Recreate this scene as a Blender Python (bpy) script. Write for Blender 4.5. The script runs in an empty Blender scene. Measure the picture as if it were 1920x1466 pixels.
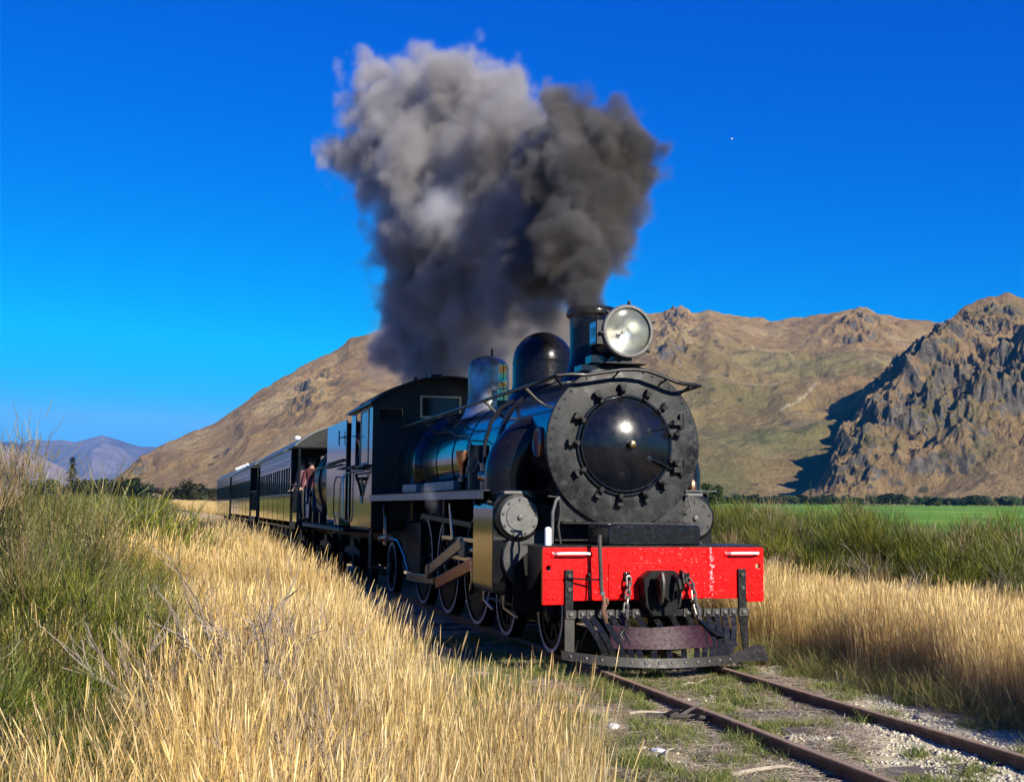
import bpy, bmesh, math, random
import numpy as np
from mathutils import Vector, Matrix
HAZE = 4.0e-5
EXPOSURE = 0.85
random.seed(7); rng = np.random.default_rng(7)
SC = bpy.context.scene; COL = SC.collection
R = math.radians

# ------------------------------------------------------------------ camera
CAM_POS = np.array([-4.29, -10.244, 1.413]); YAW, PITCH, ROLL, FOC = 0.27658, 0.0976, 0.0089, 2243.266
_f = np.array([math.sin(YAW)*math.cos(PITCH), math.cos(YAW)*math.cos(PITCH), math.sin(PITCH)])
_r0 = np.array([math.cos(YAW), -math.sin(YAW), 0.0]); _u0 = np.cross(_r0, _f)
_r = _r0*math.cos(ROLL)+_u0*math.sin(ROLL); _u = -_r0*math.sin(ROLL)+_u0*math.cos(ROLL)
cd = bpy.data.cameras.new('camera'); cam = bpy.data.objects.new('camera', cd); COL.objects.link(cam)
cam.matrix_world = Matrix(((_r[0], _u[0], -_f[0], CAM_POS[0]), (_r[1], _u[1], -_f[1], CAM_POS[1]), (_r[2], _u[2], -_f[2], CAM_POS[2]), (0, 0, 0, 1)))
cd.sensor_width = 36; cd.lens = 36*FOC/1920; cd.clip_start = 0.05; cd.clip_end = 60000
SC.camera = cam

def ray(px, py):
    """direction of a photo pixel: unit horizontal direction and rise per metre"""
    d = _f+_r*(px-960)/FOC-_u*(py-733)/FOC
    n = math.hypot(d[0], d[1]); return np.array([d[0]/n, d[1]/n]), d[2]/n
def at(px, py, axis, val):
    """the point on the plane axis = val that the photo shows at this pixel (used only to read positions off)"""
    d = _f+_r*(px-960)/FOC-_u*(py-733)/FOC
    i = 'xyz'.index(axis); t = (val-CAM_POS[i])/d[i]; return CAM_POS+t*d

# ------------------------------------------------------------------ light
SUN_DIR = Vector((0.26, -0.845, 0.467)).normalized()
SUN_EL = math.asin(SUN_DIR.z); SUN_AZ = math.atan2(SUN_DIR.x, SUN_DIR.y)
w = bpy.data.worlds.new('World'); SC.world = w; w.use_nodes = True
nt = w.node_tree; nt.nodes.clear()
sky = nt.nodes.new('ShaderNodeTexSky'); sky.sky_type = 'NISHITA'; sky.sun_disc = False
sky.sun_elevation = SUN_EL; sky.sun_rotation = SUN_AZ; sky.altitude = 1500; sky.air_density = 1.0; sky.dust_density = 0.1; sky.ozone_density = 4.5
bg = nt.nodes.new('ShaderNodeBackground'); bg.inputs[1].default_value = 0.12
wo = nt.nodes.new('ShaderNodeOutputWorld')
# the photograph's deep, saturated blue: one tone curve per channel over the whole sky
K_ = 0.12*2**EXPOSURE; KI_ = 0.12*2**0.5
spx = nt.nodes.new('ShaderNodeSeparateColor'); cmx = nt.nodes.new('ShaderNodeCombineColor'); nt.links.new(sky.outputs[0], spx.inputs[0])
for i_, (gain, pw) in enumerate(((0.6, 7.0), (0.62, 1.9), (0.84, .65))):
    m0 = nt.nodes.new('ShaderNodeMath'); m0.operation = 'MULTIPLY'; m0.inputs[1].default_value = KI_
    m1 = nt.nodes.new('ShaderNodeMath'); m1.operation = 'POWER'; m1.inputs[1].default_value = pw
    m2 = nt.nodes.new('ShaderNodeMath'); m2.operation = 'MULTIPLY'; m2.inputs[1].default_value = gain/K_
    nt.links.new(spx.outputs[i_], m0.inputs[0]); nt.links.new(m0.outputs[0], m1.inputs[0]); nt.links.new(m1.outputs[0], m2.inputs[0])
    m3 = nt.nodes.new('ShaderNodeMath'); m3.operation = 'ADD'; m3.inputs[1].default_value = (.0, .034, .04)[i_]/K_; m4 = nt.nodes.new('ShaderNodeMath'); m4.operation = 'MINIMUM'; m4.inputs[1].default_value = (.17, .56, 1.02)[i_]/K_
    nt.links.new(m2.outputs[0], m3.inputs[0]); nt.links.new(m3.outputs[0], m4.inputs[0]); nt.links.new(m4.outputs[0], cmx.inputs[i_])
nt.links.new(cmx.outputs[0], bg.inputs[0]); nt.links.new(bg.outputs[0], wo.inputs[0])
sl = bpy.data.lights.new('sun', 'SUN'); sl.energy = 5.0; sl.angle = R(0.55); sl.color = (1.0, 0.92, 0.78)
so = bpy.data.objects.new('sun', sl); COL.objects.link(so); so.rotation_euler = SUN_DIR.to_track_quat('Z', 'Y').to_euler(); so.location = (5, -15, 20)
SC.view_settings.view_transform = 'Standard'; SC.view_settings.look = 'None'; SC.view_settings.exposure = EXPOSURE; SC.view_settings.gamma = 1.0
SC.view_settings.use_curve_mapping = False
cy = SC.cycles
cy.max_bounces = 8; cy.diffuse_bounces = 2; cy.glossy_bounces = 3; cy.transmission_bounces = 4; cy.transparent_max_bounces = 8; cy.volume_bounces = 2
cy.use_denoising = True; cy.use_adaptive_sampling = True; cy.adaptive_threshold = 0.02
cy.volume_step_rate = 1.0; cy.volume_max_steps = 256; cy.sample_clamp_indirect = 6.0; cy.caustics_reflective = False; cy.caustics_refractive = False

# ------------------------------------------------------------------ object helpers
def tag(o, label=None, cat=None, group=None, kind=None):
    if label: o['label'] = label
    if cat: o['category'] = cat
    if group: o['group'] = group
    if kind: o['kind'] = kind
    return o
def empty(name, loc=(0, 0, 0), rz=0, label=None, cat=None, group=None, kind=None):
    o = bpy.data.objects.new(name, None); COL.objects.link(o); o.location = loc; o.rotation_euler = (0, 0, rz); o.empty_display_size = .2
    return tag(o, label, cat, group, kind)
def link(name, me, parent=None, loc=(0, 0, 0), rot=(0, 0, 0), scale=(1, 1, 1)):
    o = bpy.data.objects.new(name, me); COL.objects.link(o); o.location = loc; o.rotation_euler = rot; o.scale = scale
    if parent: o.parent = parent
    return o
def kids(o): return [c for c in bpy.data.objects if c.parent == o]
def copy_tree(o, parent=None, _all=None):
    if _all is None:
        _all = {}
        for c in bpy.data.objects:
            if c.parent: _all.setdefault(c.parent.name, []).append(c)
    c = o.copy(); COL.objects.link(c)
    if parent: c.parent = parent
    for ch in _all.get(o.name, []): copy_tree(ch, c, _all)
    return c

class MB:
    def __init__(s): s.v = []; s.f = []
    def add(s, vs, fs):
        n = len(s.v); s.v += [tuple(map(float, p)) for p in vs]; s.f += [tuple(i+n for i in f) for f in fs]; return s
    def merge(s, o): return s.add(o.v, o.f)
    def box(s, x0, x1, y0, y1, z0, z1):
        if x0 > x1: x0, x1 = x1, x0
        if y0 > y1: y0, y1 = y1, y0
        if z0 > z1: z0, z1 = z1, z0
        return s.add([(x0, y0, z0), (x1, y0, z0), (x1, y1, z0), (x0, y1, z0), (x0, y0, z1), (x1, y0, z1), (x1, y1, z1), (x0, y1, z1)],
                     [(0, 3, 2, 1), (4, 5, 6, 7), (0, 1, 5, 4), (1, 2, 6, 5), (2, 3, 7, 6), (3, 0, 4, 7)])
    def bar(s, p, q, w, h, up=(0, 0, 1)):
        """box running from p to q, w across, h along up"""
        p = Vector(p); q = Vector(q); d = (q-p).normalized(); up = Vector(up)
        sd = d.cross(up)
        if sd.length < 1e-4: sd = d.cross(Vector((1, 0, 0)))
        sd.normalize(); u = sd.cross(d).normalized()
        a, b = sd*w/2, u*h/2
        vs = [p-a-b, p+a-b, p+a+b, p-a+b, q-a-b, q+a-b, q+a+b, q-a+b]
        return s.add(vs, [(0, 1, 2, 3), (7, 6, 5, 4), (0, 4, 5, 1), (1, 5, 6, 2), (2, 6, 7, 3), (3, 7, 4, 0)])
    def tube(s, pts, r, n=8, cap=True):
        pts = [Vector(p) for p in pts]; rs = r if isinstance(r, (list, tuple)) else [r]*len(pts)
        ref = None; rings = []
        for i, p in enumerate(pts):
            d = (pts[min(i+1, len(pts)-1)]-pts[max(i-1, 0)]).normalized()
            if ref is None:
                ref = d.orthogonal().normalized()
            ref = (ref-d*ref.dot(d)); ref = ref.normalized() if ref.length > 1e-6 else d.orthogonal().normalized()
            b = d.cross(ref)
            rings.append([p+(ref*math.cos(2*math.pi*k/n)+b*math.sin(2*math.pi*k/n))*rs[i] for k in range(n)])
        vs = [v for rg in rings for v in rg]; fs = []
        for i in range(len(pts)-1):
            for k in range(n):
                a = i*n+k; b_ = i*n+(k+1) % n; fs.append((a, b_, b_+n, a+n))
        if cap: fs.append(tuple(range(n))[::-1]); fs.append(tuple((len(pts)-1)*n+k for k in range(n)))
        return s.add(vs, fs)
    def lathe(s, prof, o=(0, 0, 0), axis='z', n=32, a0=0, a1=2*math.pi):
        """prof: (radius, height along axis)"""
        full = abs(a1-a0-2*math.pi) < 1e-6; m = n if full else n+1
        vs = []; fs = []
        for (r, t) in prof:
            for k in range(m):
                a = a0+(a1-a0)*k/n; c, q = r*math.cos(a), r*math.sin(a)
                p = {'z': (c, q, t), 'y': (c, t, q), 'x': (t, c, q)}[axis]
                vs.append((p[0]+o[0], p[1]+o[1], p[2]+o[2]))
        for i in range(len(prof)-1):
            for k in range(n):
                a = i*m+k; b = i*m+(k+1) % m
                if prof[i][0] < 1e-6 and prof[i+1][0] < 1e-6: continue
                fs.append((a, b, b+m, a+m))
        return s.add(vs, fs)
    def cyl(s, p, q, r, n=16, r2=None): return s.tube([p, q], [r, r if r2 is None else r2], n)
    def prism(s, poly, axis, a, b):
        """polygon in the plane across axis, extruded from a to b. axis x: (y,z); y: (x,z); z: (x,y)"""
        n = len(poly)
        P = lambda u, v, t: {'x': (t, u, v), 'y': (u, t, v), 'z': (u, v, t)}[axis]
        vs = [P(u, v, a) for u, v in poly]+[P(u, v, b) for u, v in poly]
        fs = [tuple(range(n)), tuple(range(2*n-1, n-1, -1))]+[(k, k+n, (k+1) % n+n, (k+1) % n) for k in range(n)]
        return s.add(vs, fs)
    def ball(s, c, r, nu=14, nv=8, sc=(1, 1, 1)):
        pr = [(math.sin(math.pi*i/nv), -math.cos(math.pi*i/nv)) for i in range(nv+1)]
        t = MB().lathe([(max(a, 0), b) for a, b in pr], n=nu)
        return s.add([(c[0]+x*r*sc[0], c[1]+y*r*sc[1], c[2]+z*r*sc[2]) for x, y, z in t.v], t.f)
    def ring(s, c, Rr, r, axis='y', n=32, m=8, a0=0, a1=2*math.pi):
        return s.lathe([(Rr+r*math.cos(2*math.pi*k/m), r*math.sin(2*math.pi*k/m)) for k in range(m+1)], c, axis, n, a0, a1)
    def mesh(s, name, m, smooth=35, off=(0, 0, 0)):
        me = bpy.data.meshes.new(name)
        vs = [(x-off[0], y-off[1], z-off[2]) for x, y, z in s.v]
        me.from_pydata(vs, [], s.f)
        bm = bmesh.new(); bm.from_mesh(me)
        bmesh.ops.remove_doubles(bm, verts=bm.verts, dist=1e-5)
        bmesh.ops.recalc_face_normals(bm, faces=bm.faces); bm.to_mesh(me); bm.free()
        if smooth:
            me.shade_smooth(); me.set_sharp_from_angle(angle=R(smooth))
        if m: me.materials.append(m)
        return me
    def build(s, name, m, parent=None, smooth=35, bevel=0, off=None, kind=None):
        """one object; vertices given in world coordinates, kept relative to the thing (parent chain's root)"""
        if off is None:
            off = (0, 0, 0); p = parent
            while p: off = tuple(off[i]+p.location[i] for i in range(3)); p = p.parent
        o = link(name, s.mesh(name, m, smooth, off), parent)
        if bevel:
            b = o.modifiers.new('bevel', 'BEVEL'); b.width = bevel; b.segments = 2; b.limit_method = 'ANGLE'; b.angle_limit = R(40); b.harden_normals = False
        if kind: o['kind'] = kind
        return o

# ------------------------------------------------------------------ numpy noise
_perm = rng.permutation(256); _perm = np.concatenate([_perm, _perm, _perm])
_grad = rng.normal(size=(256, 3)); _grad /= np.linalg.norm(_grad, axis=1)[:, None]
def noise3(x, y, z):
    xi, yi, zi = np.floor(x).astype(int), np.floor(y).astype(int), np.floor(z).astype(int)
    xf, yf, zf = x-xi, y-yi, z-zi
    u, v, ww = [t*t*t*(t*(t*6-15)+10) for t in (xf, yf, zf)]
    out = 0
    for dx in (0, 1):
        for dy in (0, 1):
            for dz in (0, 1):
                h = _perm[_perm[_perm[(xi+dx) & 255]+((yi+dy) & 255)]+((zi+dz) & 255)]
                g = _grad[h]
                d = g[..., 0]*(xf-dx)+g[..., 1]*(yf-dy)+g[..., 2]*(zf-dz)
                out = out+d*(u if dx else 1-u)*(v if dy else 1-v)*(ww if dz else 1-ww)
    return out*1.5
def fbm(x, y, z, o=5, g=.5, l=2.03):
    s, a = 0, 1
    for i in range(o):
        s = s+a*noise3(x+i*17.3, y-i*9.1, z+i*5.7); x, y, z = x*l, y*l, z*l; a *= g
    return s
def ridged(x, y, z, o=5, g=.5, l=2.03):
    s, a, w = 0, 1, 1
    for i in range(o):
        n = 1-np.abs(noise3(x+i*13.1, y+i*7.7, z)); n = n*n*w; w = np.clip(n*1.6, 0, 1)
        s = s+a*n; x, y, z = x*l, y*l, z*l; a *= g
    return s
def sstep(a, b, x): t = np.clip((x-a)/(b-a), 0, 1); return t*t*(3-2*t)

# ------------------------------------------------------------------ material helpers
def N(nt, typ, **kw):
    n = nt.nodes.new(typ)
    for k, v in kw.items():
        if k.startswith('i_'):
            key = k[2:].replace('_', ' ')
            n.inputs[int(key) if key.isdigit() else key].default_value = v
        else: setattr(n, k, v)
    return n
def new_mat(name):
    m = bpy.data.materials.new(name); m.use_nodes = True
    nt = m.node_tree; b = nt.nodes['Principled BSDF']; return m, nt, b
def c4(c): return (c[0], c[1], c[2], 1.0)
def ramp(nt, fac, stops, interp='LINEAR'):
    r = nt.nodes.new('ShaderNodeValToRGB'); r.color_ramp.interpolation = interp
    while len(r.color_ramp.elements) < len(stops): r.color_ramp.elements.new(.5)
    for e, (p, c) in zip(r.color_ramp.elements, stops):
        e.position = p; e.color = c4(c) if not isinstance(c, (int, float)) else (c, c, c, 1)
    nt.links.new(fac, r.inputs[0]); return r.outputs[0]
def mixc(nt, fac, a, b, mode='MIX'):
    m = nt.nodes.new('ShaderNodeMix'); m.data_type = 'RGBA'; m.blend_type = mode
    for sock, v in ((m.inputs[0], fac), (m.inputs[6], a), (m.inputs[7], b)):
        if hasattr(v, 'links'): nt.links.new(v, sock)
        elif isinstance(v, (int, float)): sock.default_value = v if sock == m.inputs[0] else (v, v, v, 1)
        else: sock.default_value = c4(v)
    return m.outputs[2]
def math_(nt, op, a, b=None, clamp=False):
    m = nt.nodes.new('ShaderNodeMath'); m.operation = op; m.use_clamp = clamp
    for i, v in enumerate((a, b)):
        if v is None: continue
        if hasattr(v, 'links'): nt.links.new(v, m.inputs[i])
        else: m.inputs[i].default_value = v
    return m.outputs[0]
def tex(nt, scale, detail=5, rough=.6, kind='noise', coord='Object', vec=None, dist=0.0, stretch=None):
    tc = nt.nodes.new('ShaderNodeTexCoord'); src = tc.outputs[coord] if vec is None else vec
    if stretch:
        mp = nt.nodes.new('ShaderNodeMapping'); mp.inputs['Scale'].default_value = stretch; nt.links.new(src, mp.inputs[0]); src = mp.outputs[0]
    if kind == 'noise':
        t = nt.nodes.new('ShaderNodeTexNoise'); t.inputs['Scale'].default_value = scale; t.inputs['Detail'].default_value = detail
        t.inputs['Roughness'].default_value = rough; t.inputs['Distortion'].default_value = dist
    else:
        t = nt.nodes.new('ShaderNodeTexVoronoi'); t.inputs['Scale'].default_value = scale; t.feature = kind
    nt.links.new(src, t.inputs['Vector']); return t.outputs[0]
def bump(nt, b, h, strength=.3, dist=.01):
    bp = nt.nodes.new('ShaderNodeBump'); bp.inputs['Strength'].default_value = strength; bp.inputs['Distance'].default_value = dist
    nt.links.new(h, bp.inputs['Height']); nt.links.new(bp.outputs[0], b.inputs['Normal'])
def paint(name, col, rough=.3, metal=0, coat=0, var=.25, scale=6, dirt=None, dirt_amt=.5, bmp=.0, rvar=.12, bscale=40, spec=.5, sharp=.2):
    """painted or bare metal: uneven tone, uneven gloss, patches of dirt"""
    m, nt, b = new_mat(name)
    n1 = tex(nt, scale, 6, .65); n2 = tex(nt, scale*4.3, 4, .7)
    lo = tuple(c*(1-var) for c in col); hi = tuple(min(1, c*(1+var)) for c in col)
    c = ramp(nt, n1, [(.5-sharp, lo), (.5+sharp, hi)])
    if dirt:
        f = ramp(nt, n2, [(.5, 0), (.72, dirt_amt)]); c = mixc(nt, f, c, dirt)
    nt.links.new(c, b.inputs['Base Color'])
    rr = ramp(nt, n2, [(.3, max(.02, rough-rvar)), (.7, rough+rvar)]); nt.links.new(rr, b.inputs['Roughness'])
    b.inputs['Metallic'].default_value = metal; b.inputs['Coat Weight'].default_value = coat; b.inputs['Coat Roughness'].default_value = .06
    b.inputs['Specular IOR Level'].default_value = spec
    if bmp: bump(nt, b, tex(nt, bscale, 5, .6), bmp, .004)
    return m
M = {}
M['gloss_black'] = paint('gloss_black_paint', (.007, .008, .010), .17, coat=.45, spec=.38, rvar=.05, bmp=.05, bscale=8)
M['dome_black'] = paint('dome_black_paint', (.005, .005, .007), .24, coat=.12, spec=.22, rvar=.08, bmp=.08, bscale=9, dirt=(.016, .014, .012), dirt_amt=.5)
M['satin_black'] = paint('satin_black_paint', (.006, .006, .007), .38, dirt=(.022, .02, .018), dirt_amt=.5, bmp=.15, spec=.35)
M['frame_black'] = paint('frame_black_grime', (.0035, .0035, .004), .5, dirt=(.012, .010, .008), dirt_amt=.7, bmp=.25, spec=.18)
M['smokebox'] = paint('smokebox_black_graphite', (.014, .015, .0165), .50, var=.75, scale=2.6, dirt=(.075, .072, .068), dirt_amt=.6, bmp=.35, spec=.25, sharp=.10)
M['iron_grey'] = paint('weathered_iron', (.10, .10, .098), .55, var=.3, scale=9, dirt=(.2, .19, .17), dirt_amt=.5, bmp=.4)
M['step_iron'] = paint('worn_step_iron', (.040, .036, .030), .5, var=.5, scale=5, dirt=(.014, .012, .010), dirt_amt=.7, bmp=.3)
M['rim_iron'] = paint('plough_rim_iron', (.018, .016, .014), .5, var=.5, scale=6, dirt=(.07, .055, .04), dirt_amt=.5, bmp=.3, spec=.3)
M['steel'] = paint('oiled_bright_steel', (.50, .46, .40), .30, metal=1, var=.2, scale=10, dirt=(.2, .12, .07), dirt_amt=.6)
M['rim_steel'] = paint('wheel_tyre_steel', (.50, .50, .50), .45, metal=.2, var=.2)
M['rod_red'] = paint('oily_rod_red', (.30, .07, .03), .35, metal=.4, var=.3)
M['brass'] = paint('brass', (.75, .52, .22), .22, metal=1, var=.2, dirt=(.2, .12, .05), dirt_amt=.5)
M['copper'] = paint('dull_copper', (.45, .24, .15), .38, metal=1, var=.3, dirt=(.08, .05, .04), dirt_amt=.7)
M['white'] = paint('white_enamel', (.80, .80, .78), .35, var=.04)
M['cream'] = paint('cream_window_frame', (.50, .42, .26), .5, var=.15)
M['glass_dark'] = paint('dark_window_glass', (.010, .012, .013), .08, var=.1, rvar=.02, spec=.35)
M['maroon'] = paint('maroon_plough_plate', (.026, .005, .006), .35, var=.4, scale=7, dirt=(.012, .010, .012), dirt_amt=.6, bmp=.1)
M['plaque_red'] = paint('maker_plate_red', (.25, .02, .02), .4)
M['coach_green'] = paint('coach_dark_green', (.014, .017, .007), .13, coat=.8, var=.2, rvar=.05, bmp=.04, bscale=5)
M['coach_band'] = paint('coach_grey_fascia', (.10, .105, .10), .35, coat=.3, var=.15)
M['coach_roof'] = paint('coach_roof_blue_grey', (.022, .030, .042), .40, var=.2, coat=.2)
M['coal'] = paint('coal', (.01, .01, .01), .5, bmp=.6)
M['tank_blue'] = paint('blue_reservoir', (.01, .06, .20), .25, coat=.5)
# red paint of the beam: bright, chipped to pink and white along the seams
def red_paint():
    m, nt, b = new_mat('signal_red_paint')
    n1 = tex(nt, 3.0, 4, .6); n2 = tex(nt, 34, 6, .72); n3 = tex(nt, 2.2, 3, .5)
    c = ramp(nt, n1, [(.3, (.66, .001, .001)), (.7, (.80, .002, .002))])
    tc = nt.nodes.new('ShaderNodeTexCoord'); sp = nt.nodes.new('ShaderNodeSeparateXYZ'); nt.links.new(tc.outputs['Object'], sp.inputs[0])
    # rubbed band near the right-hand seam and a thin one along the plate's upper joint
    d = math_(nt, 'ABSOLUTE', math_(nt, 'SUBTRACT', sp.outputs[0], .545)); band = math_(nt, 'SUBTRACT', 1.0, math_(nt, 'MULTIPLY', d, 22.0), True)
    d2 = math_(nt, 'ABSOLUTE', math_(nt, 'SUBTRACT', sp.outputs[2], -.0)); 
    lvl = math_(nt, 'ADD', math_(nt, 'MULTIPLY', band, .15), math_(nt, 'MULTIPLY', math_(nt, 'SUBTRACT', n3, .5), .26))
    f = math_(nt, 'GREATER_THAN', math_(nt, 'ADD', n2, lvl), .672)
    c = mixc(nt, math_(nt, 'MULTIPLY', f, .75), c, (.72, .42, .44))
    n4 = tex(nt, 11, 6, .7, stretch=(1.6, 1, .5)); c = mixc(nt, math_(nt, 'MULTIPLY', ramp(nt, n4, [(.56, 0), (.74, 1)]), .55), c, (.16, .004, .004))
    nt.links.new(c, b.inputs['Base Color'])
    rr = ramp(nt, n2, [(.3, .22), (.7, .42)]); nt.links.new(rr, b.inputs['Roughness'])
    b.inputs['Specular IOR Level'].default_value = .3; bump(nt, b, n2, .25, .003); return m
M['red'] = red_paint()
M['red_patch'] = M['red']
# ================================================================== LAND
def ground_z(x, y):
    x = np.asarray(x, float); y = np.asarray(y, float)
    d = np.hypot(x+4.3, y+10.2)
    z = -0.098+np.where(d > 30, (d-30)*.0072, 0)
    near = np.exp(-(d/60)**2)
    z = z+near*(.035*fbm(x*.7, y*.7, x*0+3, 3)+.018*fbm(x*4, y*4, x*0+1, 3))
    out = sstep(1.3, 2.6, np.abs(x))
    z = z-out*.13*near
    return z+np.where(d > 60, .25*fbm(x*.02, y*.02, x*0, 3)*np.clip((d-60)/100, 0, 1), 0)
def track_x(y):
    """centre line: straight under the train, easing to the left beyond it"""
    y = np.asarray(y, float); return -np.clip(y-48, 0, None)**2*.00042
def grid_mesh(name, X, Y, Z, m, colors=None, smooth=True):
    nr, nc = X.shape; me = bpy.data.meshes.new(name)
    co = np.stack([X, Y, Z], -1).reshape(-1, 3).astype(np.float32)
    i = np.arange(nr*nc).reshape(nr, nc); q = np.stack([i[:-1, :-1], i[:-1, 1:], i[1:, 1:], i[1:, :-1]], -1).reshape(-1, 4)
    me.vertices.add(len(co)); me.vertices.foreach_set('co', co.ravel())
    me.loops.add(q.size); me.loops.foreach_set('vertex_index', q.ravel().astype(np.int32))
    me.polygons.add(len(q)); me.polygons.foreach_set('loop_start', (np.arange(len(q))*4).astype(np.int32)); me.polygons.foreach_set('loop_total', np.full(len(q), 4, np.int32))
    me.update(calc_edges=True); me.validate()
    if colors is not None:
        a = me.color_attributes.new('tone', 'FLOAT_COLOR', 'POINT')
        rgba = np.ones((len(co), 4), np.float32); rgba[:, :3] = colors.reshape(-1, 3); a.data.foreach_set('color', rgba.ravel())
    if smooth: me.shade_smooth()
    me.materials.append(m); return me
def lerp3(a, b, t): return a+(np.asarray(b)-a)*t[..., None]

# ---- ground sheet
def ground_mat():
    m, nt, b = new_mat('dry_ground'); a = N(nt, 'ShaderNodeAttribute', attribute_name='tone')
    n = tex(nt, 14, 8, .72); n2 = tex(nt, 90, 6, .7); n3 = tex(nt, .05, 8, .7)
    f = math_(nt, 'ADD', math_(nt, 'MULTIPLY', n, .5), math_(nt, 'MULTIPLY', n2, .5))
    k = ramp(nt, f, [(.36, .6), (.5, 1.0), (.62, 1.4)])
    k2 = ramp(nt, n3, [(.3, .75), (.7, 1.25)])
    c = mixc(nt, 1.0, mixc(nt, 1.0, a.outputs[0], k, 'MULTIPLY'), k2, 'MULTIPLY'); nt.links.new(c, b.inputs['Base Color'])
    b.inputs['Roughness'].default_value = .95; b.inputs['Specular IOR Level'].default_value = .15
    bump(nt, b, n2, .7, .03); return m
azs = np.concatenate([np.linspace(-math.pi, -.32, 70, endpoint=False), np.linspace(-.32, .9, 520, endpoint=False), np.linspace(.9, math.pi, 60)])
ds = np.concatenate([[.02], 1.5*1.021**np.arange(205)]); ds = np.concatenate([ds, ds[-1]*1.075**np.arange(1, 73)])
A, Dd = np.meshgrid(azs, ds); X = CAM_POS[0]+Dd*np.sin(A); Y = CAM_POS[1]+Dd*np.cos(A); Z = ground_z(X, Y)
Z = np.where(Dd > 1500, Z-(Dd-1500)*.0072, Z)
ca = np.ones(X.shape+(3,))*np.array([.20, .15, .085])
n_a = fbm(X*.9, Y*.9, X*0, 4); n_b = fbm(X*.35+9, Y*.35, X*0, 3)
tx = np.abs(X-track_x(Y))
bed = 1-sstep(1.6, 2.4, tx+n_a*.4)
ca = lerp3(ca, [.46, .38, .23], bed)
ca = lerp3(ca, [.17, .17, .07], bed*sstep(.1, .5, n_a)*.6)
grav = bed*np.clip((X+.5)*.5+(-Y-2.2)*.30+n_a*.5, 0, 1)*(Y < 0)
ca = lerp3(ca, [.52, .46, .31], np.clip(grav, 0, 1)*.9)
far = sstep(30, 60, Dd)
strip = sstep(26, 40, Dd)*(1-sstep(3.2, 5.2, tx))
left = far*(X < track_x(Y)-3); right = far*(X > 12)
ca = lerp3(ca, [.050, .075, .022], left*.9)
fld = sstep(22, 34, X+n_b*2)*(Dd < 1200)
ca = lerp3(ca, [.10, .24, .020], fld)
ca = lerp3(ca, [.19, .28, .05], fld*sstep(-.1, .4, fbm(X*.012, Y*.05, X*0, 3))*.7); ca = lerp3(ca, [.07, .16, .02], fld*sstep(0, .4, fbm(X*.05+7, Y*.02, X*0, 4))*.6)
ca = lerp3(ca, [.50, .37, .20], strip)
ca = lerp3(ca, [.22, .15, .08], sstep(1000, 1400, Dd)*.9)
grd = link('ground', grid_mesh('ground', X, Y, Z, ground_mat(), ca)); grd['kind'] = 'structure'

# ---- hills
def ridge_interp(pts, px):
    p = np.array(pts, float); return np.interp(px, p[:, 0], p[:, 1])
def hill_sheet(name, pxs, ridge, base_d, ridge_d, m, back=.5, nt_=200, zb=6.0, amp=30, sc=1/260, amp_r=6, power=1.2, crag=0, gully=None, seed=0, zrow=None, colf=None, cs=55.):
    t = np.concatenate([np.linspace(0, 1, nt_), 1+back*np.linspace(.01, 1, nt_//5)])
    dirs = np.array([np.append(*ray(x, ridge_interp(ridge, x))) for x in pxs])
    bd = ridge_interp(base_d, pxs); rd = ridge_interp(ridge_d, pxs)
    H = rd*dirs[:, 2]+CAM_POS[2]
    T, _ = np.meshgrid(t, pxs, indexing='ij')
    D = bd+(rd-bd)*T
    X = CAM_POS[0]+dirs[:, 0]*D; Y = CAM_POS[1]+dirs[:, 1]*D
    g = np.where(T <= 1, np.clip(T, 0, 1)**power, 1-((T-1)/back)**1.5*.6)
    Zh = zb+(H-zb)*g
    env = np.clip(np.sin(np.pi*np.clip(T, 0, 1)), 0, 1)**.7
    s0 = X*0+seed
    hk = np.clip((H-zb)/120, .12, 1.2)
    nz = (ridged(X*sc, Y*sc, s0, 6, .52)-1.05)*amp
    nz2 = fbm(X*sc*4, Y*sc*4, s0+5, 5)*amp*.16
    Zh = Zh+(nz+nz2)*env*hk
    Zh = Zh+(T > .75)*amp_r*fbm(X*sc*9, Y*sc*9, s0+2, 4)*sstep(.75, .95, T)*.5*np.clip(1.3-np.abs(T-1)*0, 0, 1)
    if crag:
        cr = ridged(X/cs, Y/cs, Zh/150+seed, 6, .62)-1.0
        msk = crag(X, Y, T, np.broadcast_to(pxs, T.shape))
        Zh = Zh+cr*msk
        # crags stand out of the face: push them toward the valley as well
        k = np.clip(cr, -1, 1)*msk*.55
        X = X-dirs[:, 0]*k; Y = Y-dirs[:, 1]*k
    Zh[0] = zb-12
    c = colf(X, Y, Zh, T, np.broadcast_to(pxs, T.shape)) if colf else None
    o = link(name, grid_mesh(name, X, Y, Zh, m, c)); o['kind'] = 'structure'; return o

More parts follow.
